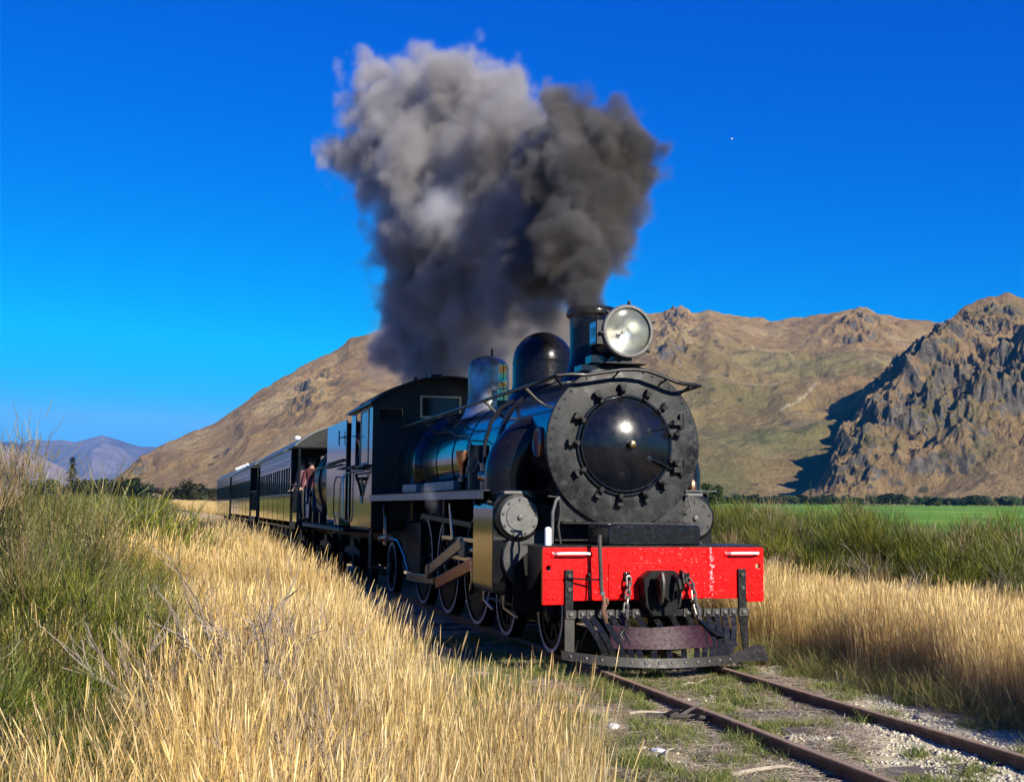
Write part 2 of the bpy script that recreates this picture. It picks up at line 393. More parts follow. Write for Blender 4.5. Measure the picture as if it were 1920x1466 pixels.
def hill_mat(name, rock_lo=(.065, .054, .045), rock_hi=(.20, .17, .13), slope=(.80, .62), dots=True, rk=1.0):
    m, nt, b = new_mat(name); a = N(nt, 'ShaderNodeAttribute', attribute_name='tone'); g = N(nt, 'ShaderNodeNewGeometry')
    sp = nt.nodes.new('ShaderNodeSeparateXYZ'); nt.links.new(g.outputs['Normal'], sp.inputs[0])
    n1 = tex(nt, .012, 9, .68); n2 = tex(nt, .06, 8, .72); n3 = tex(nt, .22, 6, .7, stretch=(1, 1, .5))
    k = ramp(nt, n2, [(.3, .74), (.5, 1.0), (.7, 1.22)])
    c = mixc(nt, 1.0, a.outputs[0], k, 'MULTIPLY')
    rc = ramp(nt, n3, [(.3, rock_lo), (.52, tuple((p+q)/2 for p, q in zip(rock_lo, rock_hi))), (.7, rock_hi)])
    sl = math_(nt, 'ADD', math_(nt, 'SUBTRACT', 1.0, sp.outputs[2]), math_(nt, 'MULTIPLY', math_(nt, 'SUBTRACT', n2, .5), .9))
    sl = math_(nt, 'ADD', sl, math_(nt, 'MULTIPLY', math_(nt, 'SUBTRACT', n1, .5), .8))
    rm = ramp(nt, sl, [(slope[1], 0), (slope[1]+.09, rk)])
    c = mixc(nt, rm, c, rc)
    if dots:
        v = tex(nt, .045, kind='F1'); v2 = tex(nt, .09, kind='F1'); 
        dm = math_(nt, 'MULTIPLY', ramp(nt, v, [(.16, 1), (.24, 0)]), ramp(nt, n1, [(.50, 0), (.58, 1)]))
        c = mixc(nt, math_(nt, 'MULTIPLY', dm, .8), c, (.05, .055, .03))
    nt.links.new(c, b.inputs['Base Color']); b.inputs['Roughness'].default_value = .97; b.inputs['Specular IOR Level'].default_value = .1
    h = math_(nt, 'ADD', n2, math_(nt, 'MULTIPLY', n3, .5)); bump(nt, b, h, .9, 9.0); return m

RIDGE = [(-400, 950), (100, 944), (170, 928), (205, 908), (240, 880), (262, 862), (300, 838), (340, 822), (400, 795), (440, 770), (480, 738), (520, 712), (560, 690), (600, 668), (630, 655), (655, 638), (690, 624), (720, 618), (780, 602), (850, 592), (950, 586), (1050, 584), (1150, 586), (1225, 587), (1270, 587), (1310, 584), (1330, 580), (1360, 588), (1400, 594), (1440, 600), (1480, 598), (1530, 592), (1560, 588), (1585, 582), (1610, 580), (1640, 588), (1700, 599), (1770, 607), (1850, 612), (2000, 600), (2300, 620), (2900, 760)]
def col_main(X, Y, Z, T, P):
    n = fbm(X*.0022, Y*.0022, X*0+4, 5); n2 = fbm(X*.009, Y*.009, X*0+8, 5)
    c = np.ones(X.shape+(3,))*np.array([.27, .178, .078])
    c = lerp3(c, [.33, .24, .12], sstep(.0, .5, n2)*.8)
    c = lerp3(c, [.19, .12, .055], sstep(.05, .5, -n2)*.5)
    gx = np.exp(-((P-1480)/230.)**2)*sstep(.02, .25, T)*(1-sstep(.55, .92, T+n*.35))
    gx2 = np.exp(-((P-1330)/90.)**2)*(1-sstep(.25, .5, T+n*.1))
    c = lerp3(c, [.120, .125, .042], np.clip(gx+gx2, 0, 1)*np.clip(.55+n*.9, 0, 1))
    gl = np.exp(-((P-385)/70.)**2)*(1-sstep(.10, .24, T+n2*.06))
    c = lerp3(c, [.07, .12, .035], np.clip(gl, 0, 1)*.8)
    # a cut track crossing the left flank, and one on the right
    tr = np.abs(T-(.64-.0009*(P-355)))<.0065
    c = lerp3(c, [.45, .34, .2], (tr & (P > 352) & (P < 540))*.8)
    tr2 = (np.abs(T-(.36+.0009*(P-1465))) < .0035) & (P > 1460) & (P < 1535)
    c = lerp3(c, [.5, .42, .28], tr2*.5)
    return c
def crag_main(X, Y, T, P):
    k = 12*np.exp(-((P-1615)/50.)**2)*sstep(.70, .82, T)*(1-sstep(.93, .99, T))
    k = k+12*np.exp(-((P-585)/45.)**2)*sstep(.45, .6, T)*(1-sstep(.82, .95, T))
    k = k+12*np.exp(-((P-265)/22.)**2)*sstep(.35, .5, T)*(1-sstep(.75, .95, T))
    k = k+14*np.exp(-((P-1265)/30.)**2)*sstep(.5, .6, T)
    return k+1*sstep(.2, .4, T)*(1-sstep(.85, .97, T))
hill_m = hill_mat('tussock_hill', slope=(.8, .44))
hill_sheet('hill', np.linspace(90, 2500, 900), RIDGE, [(100, 1250), (250, 1150), (500, 1050), (1300, 1000), (2600, 1000)],
           [(100, 1700), (300, 1800), (600, 2000), (1300, 2150), (2600, 2300)], hill_m, nt_=260, amp=24, sc=1/330, seed=1.3, power=1.1, amp_r=9, crag=crag_main, colf=col_main)

SPUR = [(1330, 948), (1380, 945), (1440, 934), (1490, 920), (1528, 894), (1552, 850), (1566, 808), (1580, 778), (1605, 745), (1640, 712), (1670, 690), (1700, 672), (1725, 655), (1745, 636), (1765, 616), (1780, 600), (1800, 584), (1830, 567), (1855, 556), (1880, 553), (1905, 558), (1940, 562), (2000, 555), (2100, 540), (2300, 560), (2500, 640), (2700, 780)]
def col_spur(X, Y, Z, T, P):
    n2 = fbm(X*.012, Y*.012, X*0+8, 5)
    c = np.ones(X.shape+(3,))*np.array([.23, .155, .075])
    c = lerp3(c, [.26, .175, .09], sstep(.0, .5, n2)*.8)
    c = lerp3(c, [.11, .105, .05], sstep(.1, .5, -n2)*.6)
    ap = 1-sstep(.08, .17, T)
    c = lerp3(c, [.26, .18, .09], ap)
    return c
def crag_spur(X, Y, T, P):
    zone = sstep(.09, .24, T)*(1-sstep(.93, 1.0, T)*.75)*sstep(1535, 1580, P)
    ap = .45+.7*sstep(-.25, .45, fbm(X/190., Y/190., X*0+3, 3))
    return 11*zone*ap
spur_m = hill_mat('rocky_spur', slope=(.8, .55), rock_lo=(.050, .043, .037), rock_hi=(.21, .18, .145))
hill_sheet('rocky_hill', np.linspace(1330, 2700, 760), SPUR, [(1330, 900), (2700, 900)],
           [(1330, 1050), (1500, 1260), (1600, 1360), (1700, 1430), (1870, 1500), (2700, 1600)], spur_m, nt_=380, amp=46, sc=1/230, seed=7.7, power=1.05, amp_r=8, cs=34., crag=crag_spur, colf=col_spur)

# ---- far mountains: fill the whole left side and behind, seen also in the paint of the train
def mtn_mat():
    m, nt, b = new_mat('far_mountain'); a = N(nt, 'ShaderNodeAttribute', attribute_name='tone')
    n = tex(nt, .0025, 8, .65); k = ramp(nt, n, [(.3, .7), (.7, 1.3)])
    nt.links.new(mixc(nt, 1.0, a.outputs[0], k, 'MULTIPLY'), b.inputs['Base Color']); b.inputs['Roughness'].default_value = 1
    b.inputs['Specular IOR Level'].default_value = 0; return m
def mountain(name, az_el, bd, rd, amp, seed, col, na=420):
    az = np.radians(np.unique(np.concatenate([np.linspace(az_el[0][0], -9, 150), np.linspace(-9, az_el[-1][0], na)]))); el = np.interp(np.degrees(az), [p[0] for p in az_el], [p[1] for p in az_el])
    t = np.concatenate([np.linspace(0, 1, 90), [1.05, 1.2, 1.5]])
    T, Az = np.meshgrid(t, az, indexing='ij'); D = bd+(rd-bd)*T
    X = CAM_POS[0]+D*np.sin(Az); Y = CAM_POS[1]+D*np.cos(Az)
    H = rd*np.tan(np.radians(el)); g = np.where(T <= 1, T**1.0, 1-(T-1)*1.2)
    env = np.sin(np.pi*np.clip(T, 0, 1))**1.0
    Z = H*g+(ridged(X/1500., Y/1500., X*0+seed, 6, .5)-1.0)*amp*env*np.clip(H/rd/.04, .2, 1.3)+8*fbm(X/300., Y/300., X*0, 4)*(T > .8); Z[0] = -40
    n = fbm(X/900., Y/900., X*0+seed, 4)
    c = lerp3(np.ones(X.shape+(3,))*np.array(col), [.5*v for v in col], sstep(0, .5, n)*.6)
    o = link(name, grid_mesh(name, X, Y, Z, mt_m, c)); o['kind'] = 'structure'; return o
mt_m = mtn_mat()
def pxaz(px, py):
    d, e = ray(px, py); return (math.degrees(math.atan2(d[0], d[1])), math.degrees(math.atan(e)))
back = [pxaz(x, y) for x, y in ((0, 828), (20, 826), (40, 831), (60, 823), (90, 827), (120, 825), (140, 828), (165, 822), (190, 816), (205, 820), (225, 825), (245, 832), (265, 837), (290, 837), (320, 845), (400, 860))]
mountain('far_mountain', [(-150, 3.0), (-110, 3.8), (-80, 2.6), (-55, 3.4), (-40, 2.4), (-25, 3.5)]+back+[(14, .3)], 9500, 12500, 150, 2.2, (.15, .115, .10))
near = [pxaz(x, y) for x, y in ((0, 834), (40, 842), (80, 858), (110, 872), (140, 888), (165, 900), (178, 907), (195, 903), (215, 893), (240, 880), (270, 866), (300, 858))]
mountain('near_mountain', [(-60, 3.2), (-40, 3.6), (-25, 3.4), (-12, 3.1)]+near+[(12, .4)], 6200, 7800, 110, 5.1, (.24, .175, .13), 300)

# ---- the air: one even haze round everything, ground included
hz = MB().box(-16500, 15500, -16500, 16500, -78, 860).build('haze', None, smooth=0); hz['kind'] = 'stuff'
m = bpy.data.materials.new('thin_air_haze'); m.use_nodes = True; nt = m.node_tree; nt.nodes.clear()
pv = nt.nodes.new('ShaderNodeVolumePrincipled'); pv.inputs['Color'].default_value = (.03, .38, 1.0, 1); pv.inputs['Density'].default_value = HAZE; pv.inputs['Anisotropy'].default_value = .0
oo = nt.nodes.new('ShaderNodeOutputMaterial'); nt.links.new(pv.outputs[0], oo.inputs['Volume']); hz.data.materials.clear(); hz.data.materials.append(m)

# ---- the day moon, small and pale, beyond the air
d, e = ray(1372, 261); mp = CAM_POS+np.array([d[0], d[1], e])*26000
mo = link('moon', MB().ball((0, 0, 0), 21, 20, 12).mesh('moon', paint('moon_rock', (.55, .55, .52), .9, var=.3, scale=.03)), loc=tuple(mp))
tag(mo, 'tiny pale half moon alone in the blue sky above the right hand ridge', 'moon', kind='thing')
# ================================================================== TRACK
tr_ = empty('railway_track', (0, 0, 0), label='rusty narrow gauge rails running under the train across grass and gravel', cat='railway track')
def rust():
    m, nt, b = new_mat('rusty_rail'); g = N(nt, 'ShaderNodeNewGeometry'); sp = nt.nodes.new('ShaderNodeSeparateXYZ'); nt.links.new(g.outputs['Normal'], sp.inputs[0])
    n = tex(nt, 9, 7, .7); c = ramp(nt, n, [(.3, (.10, .055, .030)), (.55, (.17, .105, .062)), (.7, (.26, .18, .12))])
    top = ramp(nt, sp.outputs[2], [(.85, 0), (.97, 1)]); c = mixc(nt, math_(nt, 'MULTIPLY', top, .6), c, (.34, .25, .17)); nt.links.new(c, b.inputs['Base Color'])
    b.inputs['Roughness'].default_value = .75; b.inputs['Specular IOR Level'].default_value = .3; b.inputs['Metallic'].default_value = 0; bump(nt, b, n, .5, .004); return m
rm_ = rust()
PROF = [(-.030, 0), (-.024, .000), (.024, .000), (.031, -.006), (.031, -.026), (.010, -.036), (.008, -.085), (.020, -.095), (.050, -.103), (.050, -.112), (-.050, -.112), (-.050, -.103), (-.020, -.095), (-.008, -.085), (-.010, -.036), (-.031, -.026), (-.031, -.006)][1:]
def rail(s, y0, y1, step):
    ys = np.arange(y0, y1+.01, step); mb = MB(); n = len(PROF)
    for y in ys:
        xc = float(track_x(y))+s*.5665; zz = float(ground_rise(y)); wob = .004*math.sin(y*1.7+s)+.003*math.sin(y*4.1)
        mb.v += [(xc+px+wob, y, pz+zz) for px, pz in PROF]
    for i in range(len(ys)-1):
        for k in range(n): a = i*n+k; b_ = i*n+(k+1) % n; mb.f.append((a, b_, b_+n, a+n))
    mb.f += [tuple(range(n)), tuple(range((len(ys)-1)*n, len(ys)*n))]
    return mb.build('rail', rm_, tr_, smooth=30)
def ground_rise(y):
    d = np.abs(np.asarray(y, float)+10.2); return np.where(d > 30, (d-30)*.0072, 0)*sstep(80, 150, d)
for s in (-1, 1): rail(s, -10.5, 90, .5); 
for s in (-1, 1): rail(s, 90, 420, 6)
slm = paint('old_sleeper', (.10, .08, .062), .9, var=.4, scale=8, dirt=(.2, .17, .13), dirt_amt=.7, bmp=.6)
sm_ = MB().box(-.98, .98, -.11, .11, -.13, 0).mesh('sleeper', slm)
spk = MB().box(-.02, .02, -.02, .02, 0, .018)
for i in range(22):
    y = -8.6+i*.66; o = link('sleeper', sm_, tr_, loc=(random.uniform(-.03, .03), y, -.092), rot=(0, 0, random.uniform(-.02, .02)))
# ================================================================== SMOKE
# puffs: (photo x, y, radius in photo px, metres behind the beam) turned into real positions and sizes
GROW = 1.0
def puffs(lst):
    out = []
    for px, py, rp, y in lst:
        px = 935+(px-935)*(.955 if py < 560 else 1.0)
        p = at(px, py, 'y', y); dep = float((p-CAM_POS)@_f); out.append((p[0], p[1], p[2], rp*dep/FOC*GROW))
    return out
DARK = puffs([(1112, 585, 36, 1.75), (1114, 555, 44, 1.9), (1118, 515, 50, 2.1), (1122, 470, 58, 2.4), (1128, 430, 66, 2.7), (1125, 385, 82, 3.0), (1118, 335, 92, 3.3), (1100, 280, 88, 3.6), (1150, 265, 66, 3.4), (1175, 315, 52, 3.2), (1188, 350, 38, 3.1), (1160, 400, 52, 3.0), (1060, 240, 52, 4.0), (1050, 340, 88, 4.2), (1040, 430, 84, 4.2), (1030, 500, 66, 4.0), (1150, 480, 40, 2.6), (1075, 450, 60, 3.2)])
GROW = 1.0
PALE = puffs([(985, 250, 72, 5.6), (930, 300, 105, 6.5), (915, 155, 36, 7.5), (865, 170, 50, 7.6), (880, 190, 75, 7.4), (800, 175, 56, 8.4), (745, 160, 44, 9.0), (710, 170, 52, 9.4), (760, 220, 92, 8.8), (700, 215, 58, 9.6), (665, 215, 42, 10.0), (650, 285, 40, 10.2), (690, 300, 66, 9.6), (730, 350, 66, 9.0), (800, 330, 110, 8.0), (870, 400, 115, 7.2), (790, 430, 92, 8.4), (960, 420, 105, 5.8), (980, 520, 92, 5.4), (830, 520, 105, 8.6), (900, 560, 105, 7.6), (800, 590, 82, 10.5), (760, 640, 66, 13), (850, 650, 92, 10.0), (940, 640, 84, 7.6), (1010, 610, 62, 5.4), (1040, 570, 48, 4.6), (620, 280, 16, 10.6), (990, 185, 30, 6.0)])
TAIL = puffs([(735, 690, 44, 17), (775, 715, 54, 15), (850, 715, 56, 12), (712, 655, 36, 19), (740, 620, 44, 15), (700, 700, 34, 22), (720, 560, 34, 13), (900, 690, 50, 10)])
BRIGHT = puffs([(830, 395, 50, 5.2), (868, 395, 40, 5.5), (815, 420, 40, 5.7), (850, 440, 40, 5.6)])
def smoke_volume(name, sph, res, shader, noise_amp=.42, density=1.0, seed=0., edge=.30):
    sph = np.array(sph); lo = (sph[:, :3]-sph[:, 3:]*1.5).min(0); hi = (sph[:, :3]+sph[:, 3:]*1.5).max(0)
    me = bpy.data.meshes.new(name); me.from_pydata([tuple(lo), tuple(hi)], [], []); o = link(name, me)
    g = bpy.data.node_groups.new(name+'_grid', 'GeometryNodeTree'); g.interface.new_socket('Geometry', in_out='INPUT', socket_type='NodeSocketGeometry'); g.interface.new_socket('Geometry', in_out='OUTPUT', socket_type='NodeSocketGeometry')
    n = g.nodes; l = g.links
    pos = n.new('GeometryNodeInputPosition')
    def noise(scale, detail, rough, off, dim=None):
        t = n.new('ShaderNodeTexNoise'); t.inputs['Scale'].default_value = scale; t.inputs['Detail'].default_value = detail; t.inputs['Roughness'].default_value = rough
        a = n.new('ShaderNodeVectorMath'); a.operation = 'ADD'; a.inputs[1].default_value = off; l.new(pos.outputs[0], a.inputs[0]); l.new(a.outputs[0], t.inputs['Vector']); return t
    def mth(op, a, b=None, cl=False):
        m = n.new('ShaderNodeMath'); m.operation = op; m.use_clamp = cl
        for i, v in enumerate((a, b)):
            if v is None: continue
            if hasattr(v, 'links'): l.new(v, m.inputs[i])
            else: m.inputs[i].default_value = v
        return m.outputs[0]
    # warp the lookup position so that the puffs are torn and billowed
    w1 = noise(.55, 2, .5, (3+seed, 1, 7)); sub = n.new('ShaderNodeVectorMath'); sub.operation = 'SUBTRACT'; sub.inputs[1].default_value = (.5, .5, .5); l.new(w1.outputs['Color'], sub.inputs[0])
    scl = n.new('ShaderNodeVectorMath'); scl.operation = 'SCALE'; scl.inputs['Scale'].default_value = .9; l.new(sub.outputs[0], scl.inputs[0])
    w2 = noise(3.2, 2, .6, (8+seed, 4, 2)); sub2 = n.new('ShaderNodeVectorMath'); sub2.operation = 'SUBTRACT'; sub2.inputs[1].default_value = (.5, .5, .5); l.new(w2.outputs['Color'], sub2.inputs[0])
    scl2 = n.new('ShaderNodeVectorMath'); scl2.operation = 'SCALE'; scl2.inputs['Scale'].default_value = .22; l.new(sub2.outputs[0], scl2.inputs[0]); sc3 = n.new('ShaderNodeVectorMath'); sc3.operation = 'ADD'; l.new(scl.outputs[0], sc3.inputs[0]); l.new(scl2.outputs[0], sc3.inputs[1]); scl = sc3
    wp = n.new('ShaderNodeVectorMath'); wp.operation = 'ADD'; l.new(pos.outputs[0], wp.inputs[0]); l.new(scl.outputs[0], wp.inputs[1])
    d = None
    for (x, y, z, r) in sph:
        dv = n.new('ShaderNodeVectorMath'); dv.operation = 'DISTANCE'; dv.inputs[1].default_value = (x, y, z); l.new(wp.outputs[0], dv.inputs[0])
        s = mth('SUBTRACT', dv.outputs['Value'], float(r))
        if d is None: d = s
        else:
            m = n.new('ShaderNodeMath'); m.operation = 'SMOOTH_MIN'; l.new(d, m.inputs[0]); l.new(s, m.inputs[1]); m.inputs[2].default_value = .22; d = m.outputs[0]
    # billows: cauliflower from |noise| at three sizes
    tot = None
    for sc, amp, off in ((1.15, .55, (1, 2, 3)), (2.6, .34, (5, 1, 2)), (6.0, .17, (2, 8, 1))):
        t = noise(sc, 1.5, .5, tuple(v+seed for v in off)); a = mth('MULTIPLY', mth('ABSOLUTE', mth('SUBTRACT', t.outputs[0], .5)), 4.0*amp)
        tot = a if tot is None else mth('ADD', tot, a)
    d = mth('SUBTRACT', d, mth('MULTIPLY', mth('SUBTRACT', tot, .22), noise_amp))
    # a radius-like fade: thin at the rim, dense inside
    dens = mth('MULTIPLY', mth('SUBTRACT', 0.0, d), 1/edge); m = mth('MINIMUM', mth('MAXIMUM', dens, 0.0), 1.0); m = mth('POWER', m, 1.5)
    big = noise(.8, 4, .6, (9+seed, 3, 4)); m = mth('MULTIPLY', m, mth('MULTIPLY', mth('MAXIMUM', mth('SUBTRACT', big.outputs[0], .25), .06), density*3.2))
    vc = n.new('GeometryNodeVolumeCube'); l.new(m, vc.inputs['Density']); vc.inputs['Min'].default_value = tuple(lo); vc.inputs['Max'].default_value = tuple(hi)
    for k, i in zip(('Resolution X', 'Resolution Y', 'Resolution Z'), range(3)): vc.inputs[k].default_value = max(8, int((hi[i]-lo[i])/res))
    sm = n.new('GeometryNodeSetMaterial'); sm.inputs['Material'].default_value = shader
    go = n.new('NodeGroupOutput'); n.new('NodeGroupInput'); l.new(vc.outputs[0], sm.inputs[0]); l.new(sm.outputs[0], go.inputs[0])
    md = o.modifiers.new('smoke', 'NODES'); md.node_group = g; o['kind'] = 'stuff'
    return o
def smoke_mat(name, c0, c1, y0=2, y1=8, mult=1.0, aniso=.1):
    """soot near the chimney is dark (c0), older smoke is paler (c1), mixed by eddies"""
    m = bpy.data.materials.new(name); m.use_nodes = True; nt = m.node_tree; nt.nodes.clear()
    p = nt.nodes.new('ShaderNodeVolumePrincipled'); o = nt.nodes.new('ShaderNodeOutputMaterial'); nt.links.new(p.outputs[0], o.inputs['Volume'])
    tc = nt.nodes.new('ShaderNodeTexCoord'); sp = nt.nodes.new('ShaderNodeSeparateXYZ'); nt.links.new(tc.outputs['Object'], sp.inputs[0])
    t = nt.nodes.new('ShaderNodeTexNoise'); t.inputs['Scale'].default_value = .9; t.inputs['Detail'].default_value = 3; nt.links.new(tc.outputs['Object'], t.inputs['Vector'])
    f = math_(nt, 'DIVIDE', math_(nt, 'SUBTRACT', sp.outputs[1], y0), y1-y0)
    f = math_(nt, 'ADD', f, math_(nt, 'MULTIPLY', math_(nt, 'SUBTRACT', t.outputs[0], .5), 2.2), True)
    c = mixc(nt, f, c0, c1); nt.links.new(c, p.inputs['Color']); p.inputs['Anisotropy'].default_value = aniso
    p.inputs['Density Attribute'].default_value = 'density'; p.inputs['Density'].default_value = mult
    return m
sm_dark = smoke_mat('soot_smoke', (.17, .16, .15), (.46, .44, .43), 1.8, 6.0, 11)
sm_pale = smoke_mat('old_smoke', (.47, .44, .42), (.66, .64, .64), 5.0, 8.0, 6.5)
sm_white = smoke_mat('steam', (.93, .93, .93), (.95, .95, .95), 0, 5, 7.0)
s1 = smoke_volume('dark_smoke', DARK, .050, sm_dark, .60, 1.0, 0.0, .13)
s2 = smoke_volume('pale_smoke', PALE, .070, sm_pale, .85, .8, 4.0, .20)
s3 = smoke_volume('white_steam', BRIGHT, .06, sm_white, .40, .8, 2.0, .6)
s5 = smoke_volume('drifting_smoke', TAIL, .12, smoke_mat('thin_brown_smoke', (.50, .42, .37), (.55, .46, .40), 5, 8, 2.6), .5, .8, 6.0, .8)
wisp = puffs([(868, 925, 9, 3.0), (874, 940, 13, 2.9), (880, 955, 13, 2.8), (884, 968, 9, 2.7)])
s4 = smoke_volume('steam_wisp', [(p[0]-.35, p[1], p[2], p[3]) for p in wisp], .03, smoke_mat('wisp', (.9, .9, .92), (.9, .9, .92), 0, 5, 2.2), .15, .8, 1.0, .12)
# ================================================================== LOCOMOTIVE
pi = math.pi
M['plough_black'] = paint('plough_bar_black', (.010, .010, .011), .35, var=.4, spec=.5, dirt=(.04, .035, .03), dirt_amt=.6)
M['cover_dark'] = paint('dark_cover_iron', (.045, .045, .045), .5, var=.4, scale=7, dirt=(.09, .085, .08), dirt_amt=.5, bmp=.4, spec=.3)
M['box_black'] = paint('blistered_box_black', (.006, .006, .007), .17, var=.3, spec=.5, bmp=.7, bscale=22)
L = empty('steam_locomotive', (0, 4.4, 0), label='black steam locomotive with a red front beam, big headlight and smoking chimney', cat='locomotive')
bx = lambda *a: MB().box(*a)
def rivet(mb, p, ax, r=.013, h=.009):
    """small domed head standing on a face whose outward normal is ax"""
    pr = [(r, 0), (r*.85, h*.6), (r*.4, h), (0, h*1.05)]
    t = MB().lathe(pr, n=8); z = Vector((0, 0, 1)); q = z.rotation_difference(Vector(ax))
    mb.add([Vector(p)+q @ Vector(v) for v in t.v], t.f)
def hexhead(mb, p, ax, r=.018, h=.016, n=6):
    q = Vector(p)+Vector(ax).normalized()*h; mb.cyl(p, q, r, n)
F = (0, -1, 0)

# ---- buffer beam (red), with its plates, rivets, holes, grab handles
prof = [(-1.083, 1.069), (1.077, 1.069), (1.085, 1.05), (1.085, .580), (1.07, .566), (.915, .566), (.905, .598), (.50, .600), (-.80, .594), (-.88, .594), (-.886, .562), (-1.083, .560)]
beam = MB().prism(prof, 'y', 0, .045).build('buffer_beam', M['red'], L, smooth=0)
for hx, hz in ((-1.027, .885), (1.026, .895)):
    cut = MB().cyl((hx, -.1, hz), (hx, .2, hz), .024, 20).build('cutter', None, smooth=0); cut.location = (0, 0, 0)
    bmod = beam.modifiers.new('hole', 'BOOLEAN'); bmod.object = cut; bmod.operation = 'DIFFERENCE'; bmod.solver = 'EXACT'
    dg = bpy.context.evaluated_depsgraph_get(); me = bpy.data.meshes.new_from_object(beam.evaluated_get(dg)); beam.modifiers.clear(); beam.data = me
    bpy.data.objects.remove(cut)
b = beam.modifiers.new('bevel', 'BEVEL'); b.width = .006; b.segments = 2; b.limit_method = 'ANGLE'; b.angle_limit = R(50)
MB().prism([(-.462, .930), (.505, .930), (.53, .90), (.53, .606), (-.462, .606)], 'y', -.012, -.0004).build('doubling_plate', M['red'], beam, bevel=.003)
MB().prism([(.515, .934), (.58, .934), (.58, .605), (.535, .605), (.535, .90)], 'y', -.009, -.0004).build('joint_strip', M['red'], beam, bevel=.002)
bxs = bx(.515, .58, -.010, -.0004, .937, 1.06).build('joint_strip', M['red'], beam, bevel=.002)
rv = MB()
for i in range(9): rivet(rv, (-.46+.118*i, -.001, 1.025), F)
for i in range(8): rivet(rv, (-.41+.117*i, -.012, .895), F)
for z in (.85, .79, .73, .67): rivet(rv, (-.43, -.012, z), F); rivet(rv, (.47, -.012, z+.01), F)
for z in (1.02, .98): rivet(rv, (.47, -.001, z), F)
for i in range(7): rivet(rv, (.553, -.0100 if i < 5 else -.0105, .63+.062*i), F, .012)
for x, z in ((-.14, .80), (-.25, .65), (-.12, .64), (.20, .64), (.33, .79), (-1.05, .79), (-.98, .79), (-1.04, .62), (-.975, .62), (-1.03, 1.02), (.97, .80), (1.04, .80), (.97, .64), (1.04, .64), (.62, 1.02), (-.60, .90), (-.55, .70)): rivet(rv, (x, -.012 if -.46 < x < .5 and z < .93 else -.001, z), F, .015, .011)
rv.build('rivets', M['red'], beam, kind='stuff')
for x0, x1 in ((-.99, -.635), (.70, 1.03)):
    g = MB().tube([(x0+.01, -.006, 1.005), (x0+.03, -.055, 1.015), (x0+.07, -.065, 1.017), (x1-.07, -.065, 1.017), (x1-.03, -.055, 1.015), (x1-.01, -.006, 1.005)], .0125, 8)
    g.build('grab_handle', M['white'], L)
    for xx in (x0, x1): MB().lathe([(.026, 0), (.026, -.008), (.012, -.014), (0, -.014)], (xx, -.0008, 1.005), 'y', 14).build('handle_flange', M['red'], L)
# footplate edge on top of the beam
bx(-1.09, 1.09, -.004, .60, 1.0705, 1.084).build('front_footplate', M['satin_black'], L, bevel=.003)
# white marker post, bracket
MB().lathe([(0, .165), (.02, .16), (.031, .145), (.031, .0), (.024, 0)], (-1.005, .10, 1.085), 'z', 18).build('marker_post', M['white'], L)
# cylindrical-topped black box on the footplate
pb = [(-.453, 1.088), (.458, 1.088), (.458, 1.235), (.448, 1.258), (.425, 1.268), (-.42, 1.268), (-.445, 1.258), (-.453, 1.235)]
MB().prism(pb, 'y', .03, .60).build('footplate_box', M['box_black'], L, bevel=.012)
for yy in (.14, .27, .40): bx(-.475, -.30, yy, yy+.045, 1.2695, 1.279).build('box_strap', M['gloss_black'], L, bevel=.003)
rb = MB()
for i in range(14): rivet(rb, (-.40+.062*i, .0295, 1.10), F, .008, .006)
rb.build('rivets', M['gloss_black'], L, kind='stuff')
# lamp bracket and pipework left of the saddle
MB().tube([(-.80, .62, 1.085), (-.80, .60, 1.38), (-.775, .58, 1.49), (-.74, .58, 1.52)], .016, 8).build('air_pipe', M['iron_grey'], L)
MB().tube([(-.72, .60, 1.085), (-.745, .60, 1.25), (-.72, .60, 1.38), (-.735, .60, 1.52), (-.85, .60, 1.53)], .011, 8).build('air_pipe', M['step_iron'], L)
# coupling lever standing against the beam
MB().tube([(-.600, -.15, 1.185), (-.603, -.15, 1.15), (-.590, -.16, .72), (-.580, -.17, .66)], [.016, .020, .020, .017], 10).build('coupling_lever', M['step_iron'], L)
MB().lathe([(.027, 0), (.027, .03), (.0, .035)], (-.583, -.165, .655), 'z', 12).build('lever_collar', M['iron_grey'], L)
rusty = paint('rusty_iron', (.16, .08, .05), .7, var=.4, dirt=(.30, .2, .14), dirt_amt=.6, bmp=.5)
MB().tube([(-.575, -.17, .65), (-.555, -.16, .58), (-.575, -.17, .52), (-.55, -.15, .46), (-.53, -.12, .41)], [.017, .028, .02, .026, .014], 8).build('lever_shank', rusty, L)
MB().ring((-.54, -.165, .60), .028, .009, 'x', 14, 6).build('lever_shackle', rusty, L)
MB().tube([(-.885, -.04, .80), (-.70, -.10, .79), (-.60, -.14, .79)], .009, 6).build('lever_guide', M['satin_black'], L)
sh = MB().tube([(-.655, -.02, .83), (-.655, -.06, .80), (-.660, -.05, .66), (-.675, -.04, .60)], .008, 6); hexhead(sh, (-.655, 0, .83), F, .018, .05); sh.build('split_pin', M['satin_black'], L)

